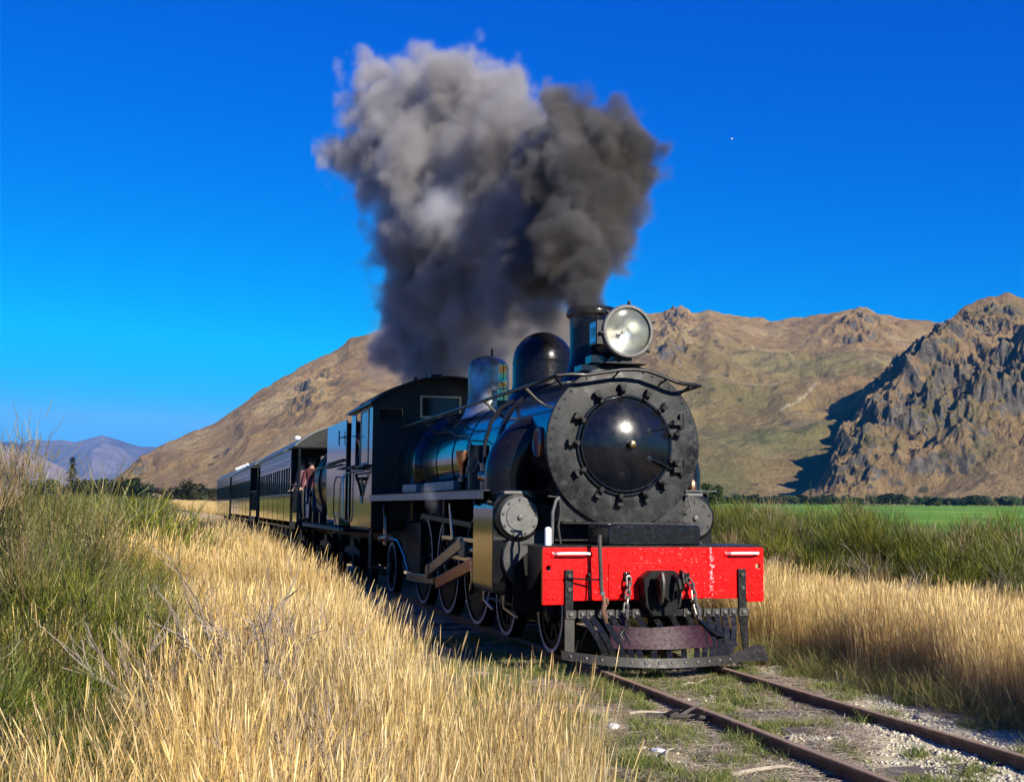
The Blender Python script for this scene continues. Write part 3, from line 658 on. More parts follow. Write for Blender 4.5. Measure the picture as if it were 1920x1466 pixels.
# ---- plough / cowcatcher
hz_ = lambda x: -.34*(1-(x/.98)**2)-.03 if abs(x) < .98 else -.03
for s, x0 in ((-1, -.882), (1, .812)):
    st = bx(x0, x0+.078, -.030, -.003, .50, .872); o = st.build('hanger_strap', M['satin_black'], L, bevel=.004)
    for z in (.82, .70): hb = MB(); hexhead(hb, (x0+.039, -.030, z), F, .020, .014); hb.build('bolt', M['step_iron'], o)
tb = bx(-.885, .892, -.052, -.032, .452, .512).build('plough_top_bar', M['satin_black'], L, bevel=.004)
pad = bx(-.036, .036, -.012, 0, -.034, .034).mesh('clamp_plate', M['step_iron'])
nutm = MB().lathe([(.017, 0), (.017, -.014), (.010, -.020), (0, -.021)], (0, -.012, 0), 'y', 8).mesh('bolt', M['iron_grey'])
xs = [-.84, -.735, -.655, -.555, -.47, -.38, -.22, -.05, .12, .28, .38, .48, .565, .65, .735, .845]
for i, x in enumerate(xs):
    p = link('clamp_plate', pad, L, loc=(x, -.0535-4.4, .482+random.uniform(-.003, .003)), scale=(1.0 if i not in (0, len(xs)-1) else 1.25, 1, 1.05))
    link('bolt', nutm, p)
for i, x in enumerate(xs):
    if i in (0, len(xs)-1): continue
    xb = x*.80+.03; yb = hz_(xb)+.03; n = 8; pts = []
    for k in range(n+1):
        t = k/n; sx = math.sin(t*pi)*.02
        pts.append((x+(xb-x)*t+sx, -.045+(yb+.045)*t**.8-.02*math.sin(t*pi), .47-.37*t))
    tw = MB()
    for k in range(n):
        a = .35+1.0*k/n; tw.bar(pts[k], pts[k+1], .050, .014, (math.sin(a)*.8, 1, 0))
    tw.build('plough_bar', M['plough_black'], L)
bx(-.892, -.800, -.050, -.030, .10, .450).build('plough_end_plate', M['step_iron'], L, bevel=.004)
MB().prism([(.80, .450), (.895, .450), (.90, .12), (.845, .10)], 'y', -.050, -.030).build('plough_end_plate', M['satin_black'], L, bevel=.004)
# lower rim, bowed forward
def sheet(fn, us, vs_, th, nrm):
    """curved plate: fn(u,v) -> point, thickened along nrm"""
    mb = MB(); nu, nv = len(us), len(vs_); n = nu*nv
    A = [Vector(fn(u, v)) for u in us for v in vs_]; B = [p+Vector(nrm)*th for p in A]
    mb.v = [tuple(p) for p in A+B]
    for i in range(nu-1):
        for j in range(nv-1):
            q = (i*nv+j, (i+1)*nv+j, (i+1)*nv+j+1, i*nv+j+1); mb.f += [q, tuple(k+n for k in q[::-1])]
    for i in range(nu-1):
        for j, fl in ((0, 1), (nv-1, 0)):
            a, b_ = i*nv+j, (i+1)*nv+j; mb.f.append((a, a+n, b_+n, b_) if fl else (b_, b_+n, a+n, a))
    for j in range(nv-1):
        for i, fl in ((0, 0), (nu-1, 1)):
            a, b_ = i*nv+j, i*nv+j+1; mb.f.append((a, a+n, b_+n, b_) if fl else (b_, b_+n, a+n, a))
    return mb
us = np.linspace(-.93, .62, 30)
rim = sheet(lambda u, v: (u, hz_(u)-.03*(1-v), .038+.055*(abs(u)/.93)**2*(u < 0)+.078*v), us, (0, .3, 1), .014, (0, 1, 0)).build('plough_rim', M['rim_iron'], L)
wing = sheet(lambda u, v: (u, hz_(min(u, .92))-.035*(1-v)-.10*sstep(.6, 1.1, u)*(1-v), .050+.075*v+.05*sstep(.62, 1.0, u)*v-.0*u), np.linspace(.61, 1.03, 10), (0, .3, 1), .014, (0, 1, 0)).build('plough_wing', M['rim_iron'], L)
bt = MB()
for i in range(13):
    x = -.86+i*.122; rivet(bt, (x, hz_(x)-.017, .080+.055*(abs(x)/.93)**2*(x < 0)), (0, -1, .2), .014, .012)
bt.build('rivets', M['iron_grey'], rim, kind='stuff')
MB().tube([(-.90, hz_(-.9)+.1, .075), (-.70, hz_(-.7)+.12, .075), (-.4, hz_(-.4)+.12, .07), (0, hz_(0)+.12, .07), (.4, hz_(.4)+.12, .07), (.8, hz_(.8)+.12, .08)], .02, 6).build('rim_stay', M['frame_black'], L)
sheet(lambda u, v: (u*(1-.05*v), -.335+.10*v+.15*(u/.6)**2, .190+.185*v+.006*math.sin(u*9)*v+.01*abs(u)), np.linspace(-.52, .52, 22), np.linspace(0, 1, 5), .010, (0, 1, 0)).build('plough_plate', M['maroon'], L)
sheet(lambda u, v: (u, -.20+.08*v+.08*(u-.5), .185+.20*v*(1-(u-.5)*1.6)), np.linspace(.50, .72, 8), np.linspace(0, 1, 4), .010, (0, 1, 0)).build('plough_plate', M['gloss_black'], L)
for x in (-.60, -.35, 0, .35, .60): MB().bar((x, -.04, .47), (x*.9, .5, .12), .05, .03).build('plough_stay', M['frame_black'], L)

# ---- coupler and chains
cp = empty('coupler', (0, -.0-4.4, 0)); cp.parent = L
def cbuild(mb, name, m, **k): return mb.build(name, m, cp, **k)
cbuild(MB().prism([(-.17, .55), (-.19, .80), (-.10, .865), (.12, .865), (.20, .80), (.18, .58), (.10, .46), (-.10, .46)], 'y', -.16, -.014), 'coupler_housing', M['frame_black'], bevel=.01)
cbuild(MB().cyl((0, -.10, .75), (0, -.30, .74), .085, 18).prism([(-.09, .66), (-.10, .80), (-.02, .84), (.08, .82), (.11, .74), (.08, .64), (0, .60)], 'y', -.33, -.20), 'drawbar_head', M['frame_black'])
cbuild(MB().prism([(-.32, .86), (-.35, .78), (-.345, .68), (-.31, .60), (-.27, .57), (-.25, .66), (-.255, .80), (-.29, .87)], 'x', -.085, -.055), 'guide_horn', M['step_iron'], bevel=.006)
cbuild(MB().prism([(-.30, .86), (-.33, .76), (-.31, .70), (-.25, .68), (-.22, .80), (-.24, .88)], 'x', .120, .146), 'guide_horn', M['frame_black'], bevel=.006)
cbuild(MB().tube([(.03, -.20, .80), (.035, -.34, .82), (.04, -.42, .79), (.04, -.45, .72), (.04, -.43, .66)], [.03, .03, .026, .022, .014], 10), 'coupling_hook', M['frame_black'])
cbuild(MB().prism([(-.40, .73), (-.42, .66), (-.37, .55), (-.35, .60), (-.36, .72)], 'x', .055, .075), 'hook_tongue', M['step_iron'], bevel=.004)
def chain(pts, m, lk=.085, r=.0095):
    """links along a polyline, alternately turned"""
    pts = [Vector(p) for p in pts]; seg = []; acc = 0
    tot = sum((pts[i+1]-pts[i]).length for i in range(len(pts)-1)); n = max(1, int(round(tot/(lk*.78))))
    def along(s):
        for i in range(len(pts)-1):
            l = (pts[i+1]-pts[i]).length
            if s <= l or i == len(pts)-2: return pts[i]+(pts[i+1]-pts[i])*min(1, s/l)
            s -= l
    for k in range(n):
        a, b_ = along(tot*k/n), along(tot*(k+1)/n); d = (b_-a).normalized(); mid = (a+b_)/2
        sd = d.cross(Vector((0, 1, 0) if k % 2 == 0 else (1, 0, 0)))
        sd = sd.normalized() if sd.length > 1e-3 else Vector((1, 0, 0))
        hl, hw = lk/2-.012, .021; loop = []
        for q in range(16):
            an = 2*pi*q/16; loop.append(mid+d*(math.cos(an)*.016+(hl if math.cos(an) > 0 else -hl))+sd*math.sin(an)*hw)
        MB().tube(loop+[loop[0]], r, 6, False).build('chain_link', m, L)
chm = paint('worn_chain', (.14, .13, .12), .35, metal=.5, var=.3)
chain([(-.295, -.07, .80), (-.30, -.09, .70), (-.33, -.11, .60), (-.35, -.13, .50), (-.345, -.15, .45)], chm)
hk = MB().tube([(-.345, -.15, .45), (-.36, -.17, .37), (-.42, -.19, .31), (-.40, -.21, .255), (-.33, -.23, .25), (-.29, -.22, .29)], [.016, .02, .02, .018, .016, .010], 8); hk.build('safety_hook', M['satin_black'], L)
bx(-.325, -.265, -.035, -.0125, .77, .85).build('chain_anchor', M['gloss_black'], L, bevel=.004)
chain([(.29, -.06, .78), (.325, -.09, .72), (.32, -.12, .62), (.335, -.14, .52), (.36, -.16, .43)], chm)
MB().tube([(.36, -.16, .43), (.42, -.20, .36), (.49, -.23, .30), (.55, -.24, .29), (.56, -.24, .34)], [.016, .022, .022, .016, .010], 8).build('safety_hook', M['gloss_black'], L)
bx(.26, .32, -.035, -.0125, .75, .84).build('chain_anchor', M['gloss_black'], L, bevel=.004)

# ---- smokebox
CZ = 2.04
MB().lathe([(.785, .84), (.785, 2.72), (.70, 2.74)], (0, 0, CZ), 'y', 72).build('smokebox_shell', M['gloss_black'], L)
front = MB().lathe([(.50, .80), (.792, .80), (.802, .806), (.802, .85), (.50, .85)], (0, 0, CZ), 'y', 96).build('smokebox_front', M['smokebox'], L)
rv = MB()
for k in range(46):
    a = 2*pi*(k+.5)/46
    rivet(rv, (.755*math.cos(a), .7995, CZ+.755*math.sin(a)), F, .0125, .010)
rv.build('rivets', M['smokebox'], front, kind='stuff')
MB().prism([(-.648, 1.57), (-.648, 1.287), (.655, 1.287), (.655, 1.57), (.3, 1.9), (-.3, 1.9)], 'y', .853, 1.0).build('saddle_plate', M['smokebox'], L, bevel=.004)
bx(-.646, .652, 1.0, 2.6, 1.10, 1.45).build('saddle', M['satin_black'], L)
bx(-.66, .668, .72, .86, 1.268, 1.286).build('saddle_flange', M['smokebox'], L, bevel=.003)
rv = MB()
for i in range(12): rivet(rv, (-.60+.11*i, .8525, 1.305), F, .010, .008)
rv.build('rivets', M['smokebox'], L, kind='stuff')
# door: dished, with rim rings
door = MB().lathe([(.47, .785)]+[(.455*math.cos(t), .775-.145*math.sin(t)**.95) for t in np.linspace(0, pi/2, 22)][:-1]+[(0, .63)], (0, 0, CZ), 'y', 72)
Rs = .79  # spherical dish radius
dish = [(.452*math.sin(a)/math.sin(1.0)*1.0, 0) for a in (0,)]
pr_ = []
Rr_ = (.452**2+.145**2)/(2*.145); am = math.asin(.452/Rr_)
for a in np.linspace(am, 0, 18): pr_.append((max(0, Rr_*math.sin(a)), .770-(Rr_*math.cos(a)-(Rr_-.145))))
dr = MB().lathe([(.47, .80), (.455, .772)]+pr_, (0, 0, CZ), 'y', 80).build('smokebox_door', paint('door_gloss', (.004, .005, .008), .24, coat=.25, spec=.35, rvar=.06, var=.3, scale=3, bmp=.12, bscale=14, dirt=(.012, .012, .013), dirt_amt=.5), L, smooth=50)
MB().ring((0, .785, CZ), .488, .016, 'y', 80, 10).build('door_ring', M['gloss_black'], dr)
MB().ring((0, .772, CZ), .452, .010, 'y', 80, 8).build('door_bead', M['gloss_black'], dr)
kn = MB().lathe([(.022, .64), (.022, .600), (.036, .592), (.040, .575), (.034, .556), (.018, .548), (0, .546)], (0, 0, CZ), 'y', 24).build('door_knob', M['brass'], dr)
MB().tube([(-.275, .745, CZ+.07), (-.285, .70, CZ+.06), (-.285, .69, CZ), (-.285, .70, CZ-.06), (-.275, .745, CZ-.07)], .0085, 8).build('door_handle', M['satin_black'], dr)
rv = MB()
for k in range(12):
    a = 2*pi*(k+.3)/12; rivet(rv, (.452*math.cos(a), .762, CZ+.452*math.sin(a)), F, .010, .010)
rv.build('rivets', M['gloss_black'], dr, kind='stuff')
for sz in (1, -1):   # hinge straps and forged hinges on the right
    zz = CZ+sz*.19
    MB().tube([(.22, .655, CZ+sz*.14), (.34, .70, CZ+sz*.17), (.46, .765, CZ+sz*.215), (.50, .765, CZ+sz*.225)], [.010, .012, .012, .012], 8).build('hinge_strap', M['gloss_black'], dr)
    MB().lathe([(.028, .0), (.028, -.012), (0, -.016)], (.21, .668, CZ+sz*.135), 'y', 12).build('hinge_boss', M['gloss_black'], dr)
    h = MB().bar((.50, .755, CZ+sz*.235), (.60, .765, CZ+sz*.235), .05, .055).bar((.595, .775, CZ+sz*.235-.05), (.595, .775, CZ+sz*.235+.09), .03, .045, (0, 1, 0))
    h.cyl((.615, .755, CZ+sz*.235-.06), (.615, .755, CZ+sz*.235+.10), .014, 10)
    h.build('door_hinge', M['smokebox'], L, bevel=.004)
# clamps round the door
cl = MB().bar((.480, .765, 0), (.600, .765, 0), .068, .046).bar((.585, .795, 0), (.585, .725, 0), .066, .034, (1, 0, 0))
cl.cyl((.532, .745, 0), (.532, .700, 0), .024, 6).cyl((.532, .700, 0), (.532, .682, 0), .012, 8)
clm = cl.mesh('door_clamp', M['smokebox'], off=(0, 0, 0))
for adeg in (92, 66, 120, 43, 152, 179, 208, 238, 264, 292, 318, 342, 12):
    o = link('door_clamp', clm, L, loc=(0, -4.4, CZ)); o.rotation_euler = (0, -R(adeg+random.uniform(-2, 2)), 0)
    bm_ = o.modifiers.new('bevel', 'BEVEL'); bm_.width = .004; bm_.segments = 1; bm_.limit_method = 'ANGLE'

# ---- handrail sweeping over the front
hr = [(-.84, 8.4, 2.648), (-.84, 5.0, 2.648), (-.84, 1.2, 2.648), (-.82, .86, 2.66), (-.74, .66, 2.69)]
hf = [(-.60, .64, 2.705), (-.45, .64, 2.705), (-.28, .64, 2.735), (-.10, .64, 2.768), (.05, .64, 2.778), (.20, .64, 2.765), (.36, .64, 2.715), (.48, .64, 2.672), (.56, .64, 2.655), (.64, .66, 2.65), (.72, .68, 2.65)]
MB().tube(hr+hf, .020, 10).build('handrail', M['satin_black'], L)
MB().tube([(.84, 8.4, 2.648), (.84, 1.2, 2.648), (.80, .75, 2.65), (.72, .68, 2.65)], .0165, 8).build('handrail', M['satin_black'], L)
for x, y, z, q in ((-.10, .64, 2.768, (-.12, .80, 2.70)), (-.76, .70, 2.688, (-.60, .84, 2.56)), (.66, .66, 2.65, (.60, .84, 2.56)), (.40, .64, 2.70, (.38, .80, 2.66))):
    MB().tube([(x, y, z), q], .011, 6).build('handrail_bracket', M['satin_black'], L)
for y in (1.45, 3.1, 4.9, 6.6):
    for s in (-1, 1): MB().tube([(s*.84, y, 2.648), (s*.70, y, 2.52), (s*.60, y, 2.46)], [.020, .012, .016], 8).build('handrail_stanchion', M['step_iron'], L)

# ---- headlight
HC = (0, .70, 3.160); hl = empty('headlight', (0, .70-4.4, 3.160)); hl.parent = L; hl['label'] = 'large round headlight with a silvered reflector'
hb = lambda mb, n, m, **k: mb.build(n, m, hl, **k)
hb(MB().lathe([(.255, .02), (.262, .03), (.262, .10), (.245, .105), (.245, .36), (.235, .385), (.12, .40), (0, .40)], HC, 'y', 56), 'headlight_case', M['satin_black'])
hb(MB().lathe([(.228, -.012), (.234, -.026), (.256, -.026), (.266, -.012), (.266, .028), (.228, .028)], HC, 'y', 64), 'headlight_rim', M['iron_grey'])
refl = bpy.data.materials.new('silvered_reflector'); refl.use_nodes = True; nt = refl.node_tree; b_ = nt.nodes['Principled BSDF']
b_.inputs['Metallic'].default_value = 1; n1 = tex(nt, 7, 5, .6, stretch=(1, .3, 1)); nt.links.new(ramp(nt, n1, [(.3, (.80, .78, .68)), (.7, (.98, .98, .92))]), b_.inputs['Base Color'])
nt.links.new(ramp(nt, n1, [(.3, .30), (.7, .50)]), b_.inputs['Roughness']); bump(nt, b_, tex(nt, 9, 3, .5), .25, .02)
hb(MB().lathe([(.230, .018)]+[(.230*math.sqrt(t), .018+.15*(1-t)) for t in np.linspace(.97, 0, 16)], HC, 'y', 56), 'reflector', refl)
hb(MB().cyl((-.03, .855, 3.155), (-.03, .775, 3.155), .026, 14).ball((-.03, .765, 3.155), .024), 'lamp_holder', M['steel'])
gl = bpy.data.materials.new('lens_glass'); gl.use_nodes = True; nt = gl.node_tree; nt.nodes.clear()
ou = nt.nodes.new('ShaderNodeOutputMaterial'); tr = nt.nodes.new('ShaderNodeBsdfTransparent'); gs = nt.nodes.new('ShaderNodeBsdfGlossy'); gs.inputs['Roughness'].default_value = .08
tr.inputs[0].default_value = (.93, .95, .94, 1); mx = nt.nodes.new('ShaderNodeMixShader'); fr = nt.nodes.new('ShaderNodeFresnel'); fr.inputs[0].default_value = 1.7
nt.links.new(fr.outputs[0], mx.inputs[0]); nt.links.new(tr.outputs[0], mx.inputs[1]); nt.links.new(gs.outputs[0], mx.inputs[2]); nt.links.new(mx.outputs[0], ou.inputs[0])
hb(MB().lathe([(.229, .002), (.20, -.006), (.12, -.014), (.05, -.017), (0, -.0175)], HC, 'y', 48), 'lens', gl)
rr_ = MB()
for k in range(10):
    a = 2*pi*(k+.2)/10; rivet(rr_, (.246*math.cos(a), .674, 3.16+.246*math.sin(a)), F, .008, .007)
hb(rr_, 'rivets', M['steel'], kind='stuff')
for a in (88, 20, -42, 140, 185):
    c, s_ = math.cos(R(a)), math.sin(R(a))
    hb(MB().bar((.262*c, .69, 3.16+.262*s_), (.302*c, .69, 3.16+.302*s_), .022, .03, F).cyl((.285*c, .66, 3.16+.285*s_), (.285*c, .72, 3.16+.285*s_), .010, 8), 'rim_catch', M['satin_black'])
hb(bx(-.06, .06, .74, .90, 2.845, 2.905).box(-.12, -.06, .76, .90, 2.86, 2.92), 'headlight_foot', M['satin_black'], bevel=.004)
hb(bx(-.225, .205, .70, 1.02, 2.838, 2.850), 'headlight_shelf', M['smokebox'], bevel=.002)
hb(bx(-.33, -.19, .84, 1.02, 2.852, 2.93), 'side_step', M['gloss_black'], bevel=.003)
hb(bx(-.42, -.25, .88, 1.10, 2.775, 2.836), 'side_step', M['gloss_black'], bevel=.003)
# number box on the lamp's side
nb = hb(bx(-.322, -.240, .715, .925, 3.02, 3.265), 'number_box', M['satin_black'], bevel=.006)
MB().tube([(-.29, .80, 3.266), (-.29, .79, 3.30), (-.29, .83, 3.31), (-.29, .86, 3.266)], .008, 6).build('box_handle', M['satin_black'], nb)
ng = paint('number_glass_blue', (.16, .42, .62), .25, var=.15, coat=.5)
MB().box(-.3245, -.3225, .735, .905, 3.045, 3.245).build('number_glass', ng, nb)
def text_mesh(s, size, mat_, name, parent, loc, rot, ext=.001, sx=1.0, spacing=1.0, offset=0):
    cu = bpy.data.curves.new(name, 'FONT'); cu.body = s; cu.size = size; cu.extrude = ext; cu.align_x = 'CENTER'; cu.align_y = 'CENTER'; cu.space_character = spacing; cu.offset = offset
    tmp = bpy.data.objects.new(name, cu); COL.objects.link(tmp)
    me = bpy.data.meshes.new_from_object(tmp.evaluated_get(bpy.context.evaluated_depsgraph_get())); bpy.data.objects.remove(tmp)
    me.materials.clear(); me.materials.append(mat_)
    off = Vector((0, 0, 0)); p = parent
    while p: off += p.location; p = p.parent
    return link(name, me, parent, loc=tuple(Vector(loc)-off), rot=rot, scale=(sx, 1, 1))
text_mesh('778', .13, M['gloss_black'], 'number', nb, (-.3262, .82, 3.145), (R(90), 0, R(-90)), .0008, .72)

# ---- chimney, domes
ch = MB().lathe([(.34, 2.74), (.30, 2.83), (.255, 2.92), (.238, 3.02), (.235, 3.20), (.238, 3.44), (.262, 3.455), (.272, 3.485), (.268, 3.525), (.248, 3.55), (.215, 3.555), (.20, 3.53), (.20, 3.0)], (0, 1.75, 0), 'z', 64)
ch.build('chimney', M['dome_black'], L)
MB().ring((0, 1.75, 3.475), .262, .016, 'z', 56, 8).build('chimney_cap_ring', M['satin_black'], L)
dm = [(.50, 2.60), (.43, 2.70), (.385, 2.80), (.37, 2.90), (.37, 3.16)]+[(.37*math.cos(t), 3.16+.38*math.sin(t)) for t in np.linspace(.12, pi/2, 14)]
d1 = MB().lathe([(max(a, 0), z) for a, z in dm], (0, 3.5, 0), 'z', 64).build('sand_dome', M['dome_black'], L, smooth=50)
MB().ring((0, 3.5, 3.16), .371, .005, 'z', 56, 6).build('dome_seam', M['dome_black'], d1)
MB().ring((0, 3.5, 3.34), .328, .004, 'z', 56, 6).build('dome_seam', M['dome_black'], d1)
def tarnish():
    m, nt, b = new_mat('tarnished_polished_cladding'); n = tex(nt, 3.2, 6, .6); n2 = tex(nt, 2.2, 3, .5, stretch=(1, 1, .7))
    c = ramp(nt, n, [(.30, (.14, .09, .05)), (.45, (.26, .26, .26)), (.6, (.42, .43, .44))]); r_ = ramp(nt, n2, [(.58, 0), (.66, 1)])
    c = mixc(nt, r_, c, (.42, .22, .08)); nt.links.new(c, b.inputs['Base Color']); b.inputs['Metallic'].default_value = .6
    nt.links.new(ramp(nt, n, [(.3, .42), (.6, .28)]), b.inputs['Roughness']); return m
sdp = [(.40, 2.64), (.34, 2.74), (.305, 2.86), (.29, 3.0), (.288, 3.36)]+[(.10+.188*math.cos(t), 3.36+.19*math.sin(t)) for t in np.linspace(.1, pi/2, 9)]+[(0, 3.555)]
d2 = MB().lathe(sdp, (0, 6.1, 0), 'z', 56).build('steam_dome', tarnish(), L, smooth=50)
MB().lathe([(.02, 3.55), (.014, 3.58), (.018, 3.62), (.010, 3.66), (0, 3.665)], (.02, 6.0, 0), 'z', 10).build('dome_finial', M['satin_black'], d2)
for x, y in ((-.16, 4.75), (.10, 4.75)):
    sv = MB().lathe([(.07, 2.75), (.07, 2.95), (.052, 2.97), (.050, 3.02), (.060, 3.04), (.056, 3.06), (.054, 3.24), (.058, 3.25), (.056, 3.28), (.03, 3.30), (0, 3.30)], (x, y, 0), 'z', 24).build('safety_valve', M['brass'], L)
bx(-.28, .22, 4.6, 4.9, 2.66, 2.80).build('valve_seat', M['copper'], L, bevel=.01)
MB().tube([(.05, 5.45, 2.70), (.05, 5.45, 3.02), (.09, 5.45, 3.05), (.13, 5.45, 3.0)], .016, 8).build('whistle_pipe', M['copper'], L)

# ---- boiler
bo = MB().lathe([(.735, 2.60), (.735, 3.0), (.725, 7.3)], (0, 0, CZ), 'y', 72).build('boiler', M['gloss_black'], L)
for y in (2.86, 3.55, 4.35, 5.15, 6.15, 7.25):
    MB().lathe([(.7345, y), (.741, y+.006), (.741, y+.038), (.7345, y+.044)], (0, 0, CZ), 'y', 72).build('boiler_band', M['gloss_black'], bo)
MB().lathe([(.78, 2.60), (.81, 2.62), (.81, 2.70), (.74, 2.74)], (0, 0, CZ), 'y', 72).build('smokebox_flange', M['satin_black'], bo)
fb = MB().lathe([(.725, 7.3), (.80, 7.36), (.81, 7.5), (.81, 8.9)], (0, 0, CZ), 'y', 64).build('firebox', M['gloss_black'], L)
bx(-.80, .80, 7.5, 8.7, 1.2, 2.05).build('firebox_side', M['gloss_black'], L, bevel=.02)
MB().lathe([(.811, 7.95), (.818, 7.956), (.818, 8.0), (.811, 8.006)], (0, 0, CZ), 'y', 64).build('boiler_band', M['gloss_black'], fb)
# maker's plate on the smokebox flank
a0 = R(180)
mp_ = MB(); ring_ = []
for k in range(28):
    t = 2*pi*k/28; yy = 1.12+.135*math.cos(t); ang = .155*math.sin(t)/.80; ring_.append((-.800*math.cos(ang+.04), yy, CZ+.80*math.sin(ang+.04)))
inner = [(-.785*math.cos(.04), p[1]*0+1.12+(p[1]-1.12)*.96, CZ+.785*math.sin(.04)) for p in ring_]
mp_.add(ring_+[(-.802, 1.12, CZ+.032)], [(k, (k+1) % 28, 28) for k in range(28)])
mp_.add(ring_+[(p[0]+.02, p[1], p[2]) for p in ring_], [(k, (k+1) % 28, (k+1) % 28+28, k+28) for k in range(28)])
pl = mp_.build('maker_plate', M['plaque_red'], L)
def ell(f, dx): return [(-.802*math.cos(f*.155*math.sin(t)/.8+.04)-dx, 1.12+.135*f*math.cos(t), CZ+.80*math.sin(f*.155*math.sin(t)/.8+.04)) for t in np.linspace(0, 2*pi, 29)]
MB().tube(ell(.97, .003), .006, 5, False).build('plate_border', M['steel'], pl)
MB().tube(ell(.62, .003), .004, 5, False).build('plate_border', M['steel'], pl)
mk = MB()
for k in range(22):
    t = 2*pi*k/22; y_, z_ = 1.12+.135*.80*math.cos(t), CZ+.032+.155*.80*math.sin(t); mk.box(-.812, -.804, y_-.006, y_+.006, z_-.008, z_+.008)
mk.build('plate_marks', M['steel'], pl, kind='stuff')

# ---- steam pipe covers (elbows from smokebox to cylinders)
for s in (-1, 1):
    MB().tube([(s*(.50+.44*math.sin(t)), 1.66, 1.72+.40*math.cos(t)) for t in np.linspace(0, pi/2, 14)]+[(s*.94, 1.66, 1.55)], [.30-.004*q for q in range(14)]+[.25], 36).build('steam_pipe_cover', M['dome_black'], L, smooth=60)
# ---- running boards
for s in (-1, 1):
    mb = MB().prism([(s*.72, 1.60), (s*1.25, 1.60), (s*1.25, 1.505), (s*1.235, 1.505), (s*1.235, 1.585), (s*.72, 1.585)], 'y', 1.55, 8.68)
    o = mb.build('running_board', M['satin_black'], L); bx(s*1.2515, s*1.2535, 1.56, 8.66, 1.51, 1.585).build('edge_strip', paint('edge_grey', (.17, .165, .17), .4, var=.2, scale=3), o)
    for y0, y1 in ((5.9, 6.9), (3.65, 5.35)):
        bx(s*.78, s*1.06, y0, y1, 1.62, 1.735).build('splasher_step', paint('step_grey', (.15, .15, .15), .45, var=.25), L, bevel=.01)
# ---- cylinders and valve chests
def cyl_side(s):
    pts = [(s*.62, 1.60), (s*.98, 1.60)]+[(s*(.98+.21*math.sin(t)), 1.39+.21*math.cos(t)) for t in np.linspace(.2, pi/2, 8)]+[(s*1.19, .66), (s*1.17, .58), (s*1.10, .55), (s*.62, .55)]
    MB().prism(pts, 'y', 1.34, 2.14).build('cylinder_cladding', M['gloss_black'], L, smooth=50, bevel=.008)
    vc = MB().lathe([(.235, 1.40), (.235, 1.26), (.215, 1.25), (0, 1.25)], (s*.945, 0, 1.325), 'y', 48).build('valve_chest_flange', M['frame_black'], L)
    cv = MB().lathe([(.200, 1.250), (.200, 1.225), (.192, 1.218), (.142, 1.218), (.135, 1.206), (.05, 1.204), (0, 1.204)], (s*.945, 0, 1.328), 'y', 56).build('valve_chest_cover', M['iron_grey'] if s < 0 else M['cover_dark'], vc)
    hb_ = MB()
    for k in range(9):
        a = 2*pi*(k+.25)/9; hexhead(hb_, (s*.945+.172*math.cos(a), 1.218, 1.328+.172*math.sin(a)), F, .013, .014)
    hb_.build('cover_bolts', M['step_iron'], cv, kind='stuff')
    MB().lathe([(.026, 1.204), (.026, 1.18), (.012, 1.172), (0, 1.172)], (s*.945, 0, 1.328), 'y', 14).build('centre_plug', M['iron_grey'], cv)
    bx(s*.945-.15, s*.945+.11, 1.26, 1.50, 1.555, 1.585).build('chest_lid', M['iron_grey'], L, bevel=.004)
    mc = MB().lathe([(.30, 1.40), (.30, 1.30), (.29, 1.285), (.25, 1.28), (0, 1.275)], (s*.80, 0, .92), 'y', 56).build('cylinder_cover', M['cover_dark'], L)
    for p in ((1.48, 1.40), (2.02, 1.40)):
        MB().lathe([(.032, 0), (.032, .02), (.018, .03), (.014, .05), (0, .052)], (0, 0, 0), 'x', 12).v
        v = MB().cyl((s*1.16, p[0], p[1]+.06), (s*1.215, p[0], p[1]+.075), .026, 8); v.build('relief_plug', M['frame_black'], L)
    MB().tube([(s*1.02, 1.5, .56), (s*1.02, 1.5, .42), (s*1.0, 1.1, .36)], .016, 8).build('drain_cock_pipe', M['steel'], L)
    MB().tube([(s*1.02, 2.3, .56), (s*1.02, 2.3, .44), (s*1.0, 2.0, .36)], .016, 8).build('drain_cock_pipe', M['steel'], L)
for s in (-1, 1): cyl_side(s)
MB().prism([(1.09, .62), (1.0, .62), (.30, 1.05), (.30, 1.07), (1.09, 1.07)][::-1], 'x', -.90, -.88).build('footplate_gusset', M['satin_black'], L)
MB().prism([(-1.005, .84), (-.86, .985), (-.62, .985), (-.62, .40), (-1.02, .40)], 'y', 1.19, 1.21).build('beam_shadow_plate', M['frame_black'], L)  # added black plate standing in for the buffer beam's shadow on the cylinder cover
bx(-.62, .62, .62, 1.32, 1.02, 1.068).build('front_footplate', M['satin_black'], L)
# ---- copper fittings on the left running board
MB().lathe([(.085, .30), (.085, .28), (.060, .16), (.030, .06), (.03, 0), (.045, -.02), (.045, -.06), (0, -.06)], (-1.0, 3.45, 1.78), 'z', 20).build('filler_cup', M['copper'], L)
MB().tube([(-1.0, 3.45, 1.72), (-1.0, 3.45, 1.60)], .035, 10).build('filler_stem', M['frame_black'], L)
cv = MB().ball((-1.0, 2.45, 1.76), .07).cyl((-1.0, 2.45, 1.76), (-1.0, 2.10, 1.72), .05, 14).cyl((-1.0, 2.12, 1.72), (-1.0, 2.07, 1.72), .07, 6).cyl((-1.0, 2.45, 1.60), (-1.0, 2.45, 1.90), .04, 12)
cv.build('snifting_valve', M['copper'], L)
MB().tube([(-1.0, 2.45, 1.88), (-.98, 2.5, 2.1), (-.90, 2.55, 2.35), (-.78, 2.6, 2.52), (-.6, 2.7, 2.62)], .022, 8).build('boiler_pipe', M['satin_black'], L)
MB().tube([(-.78, 4.6, 2.32), (-.85, 3.9, 2.28), (-.90, 3.3, 2.1), (-1.0, 2.7, 1.92), (-1.0, 2.5, 1.86)], .014, 8).build('boiler_pipe', M['satin_black'], L)
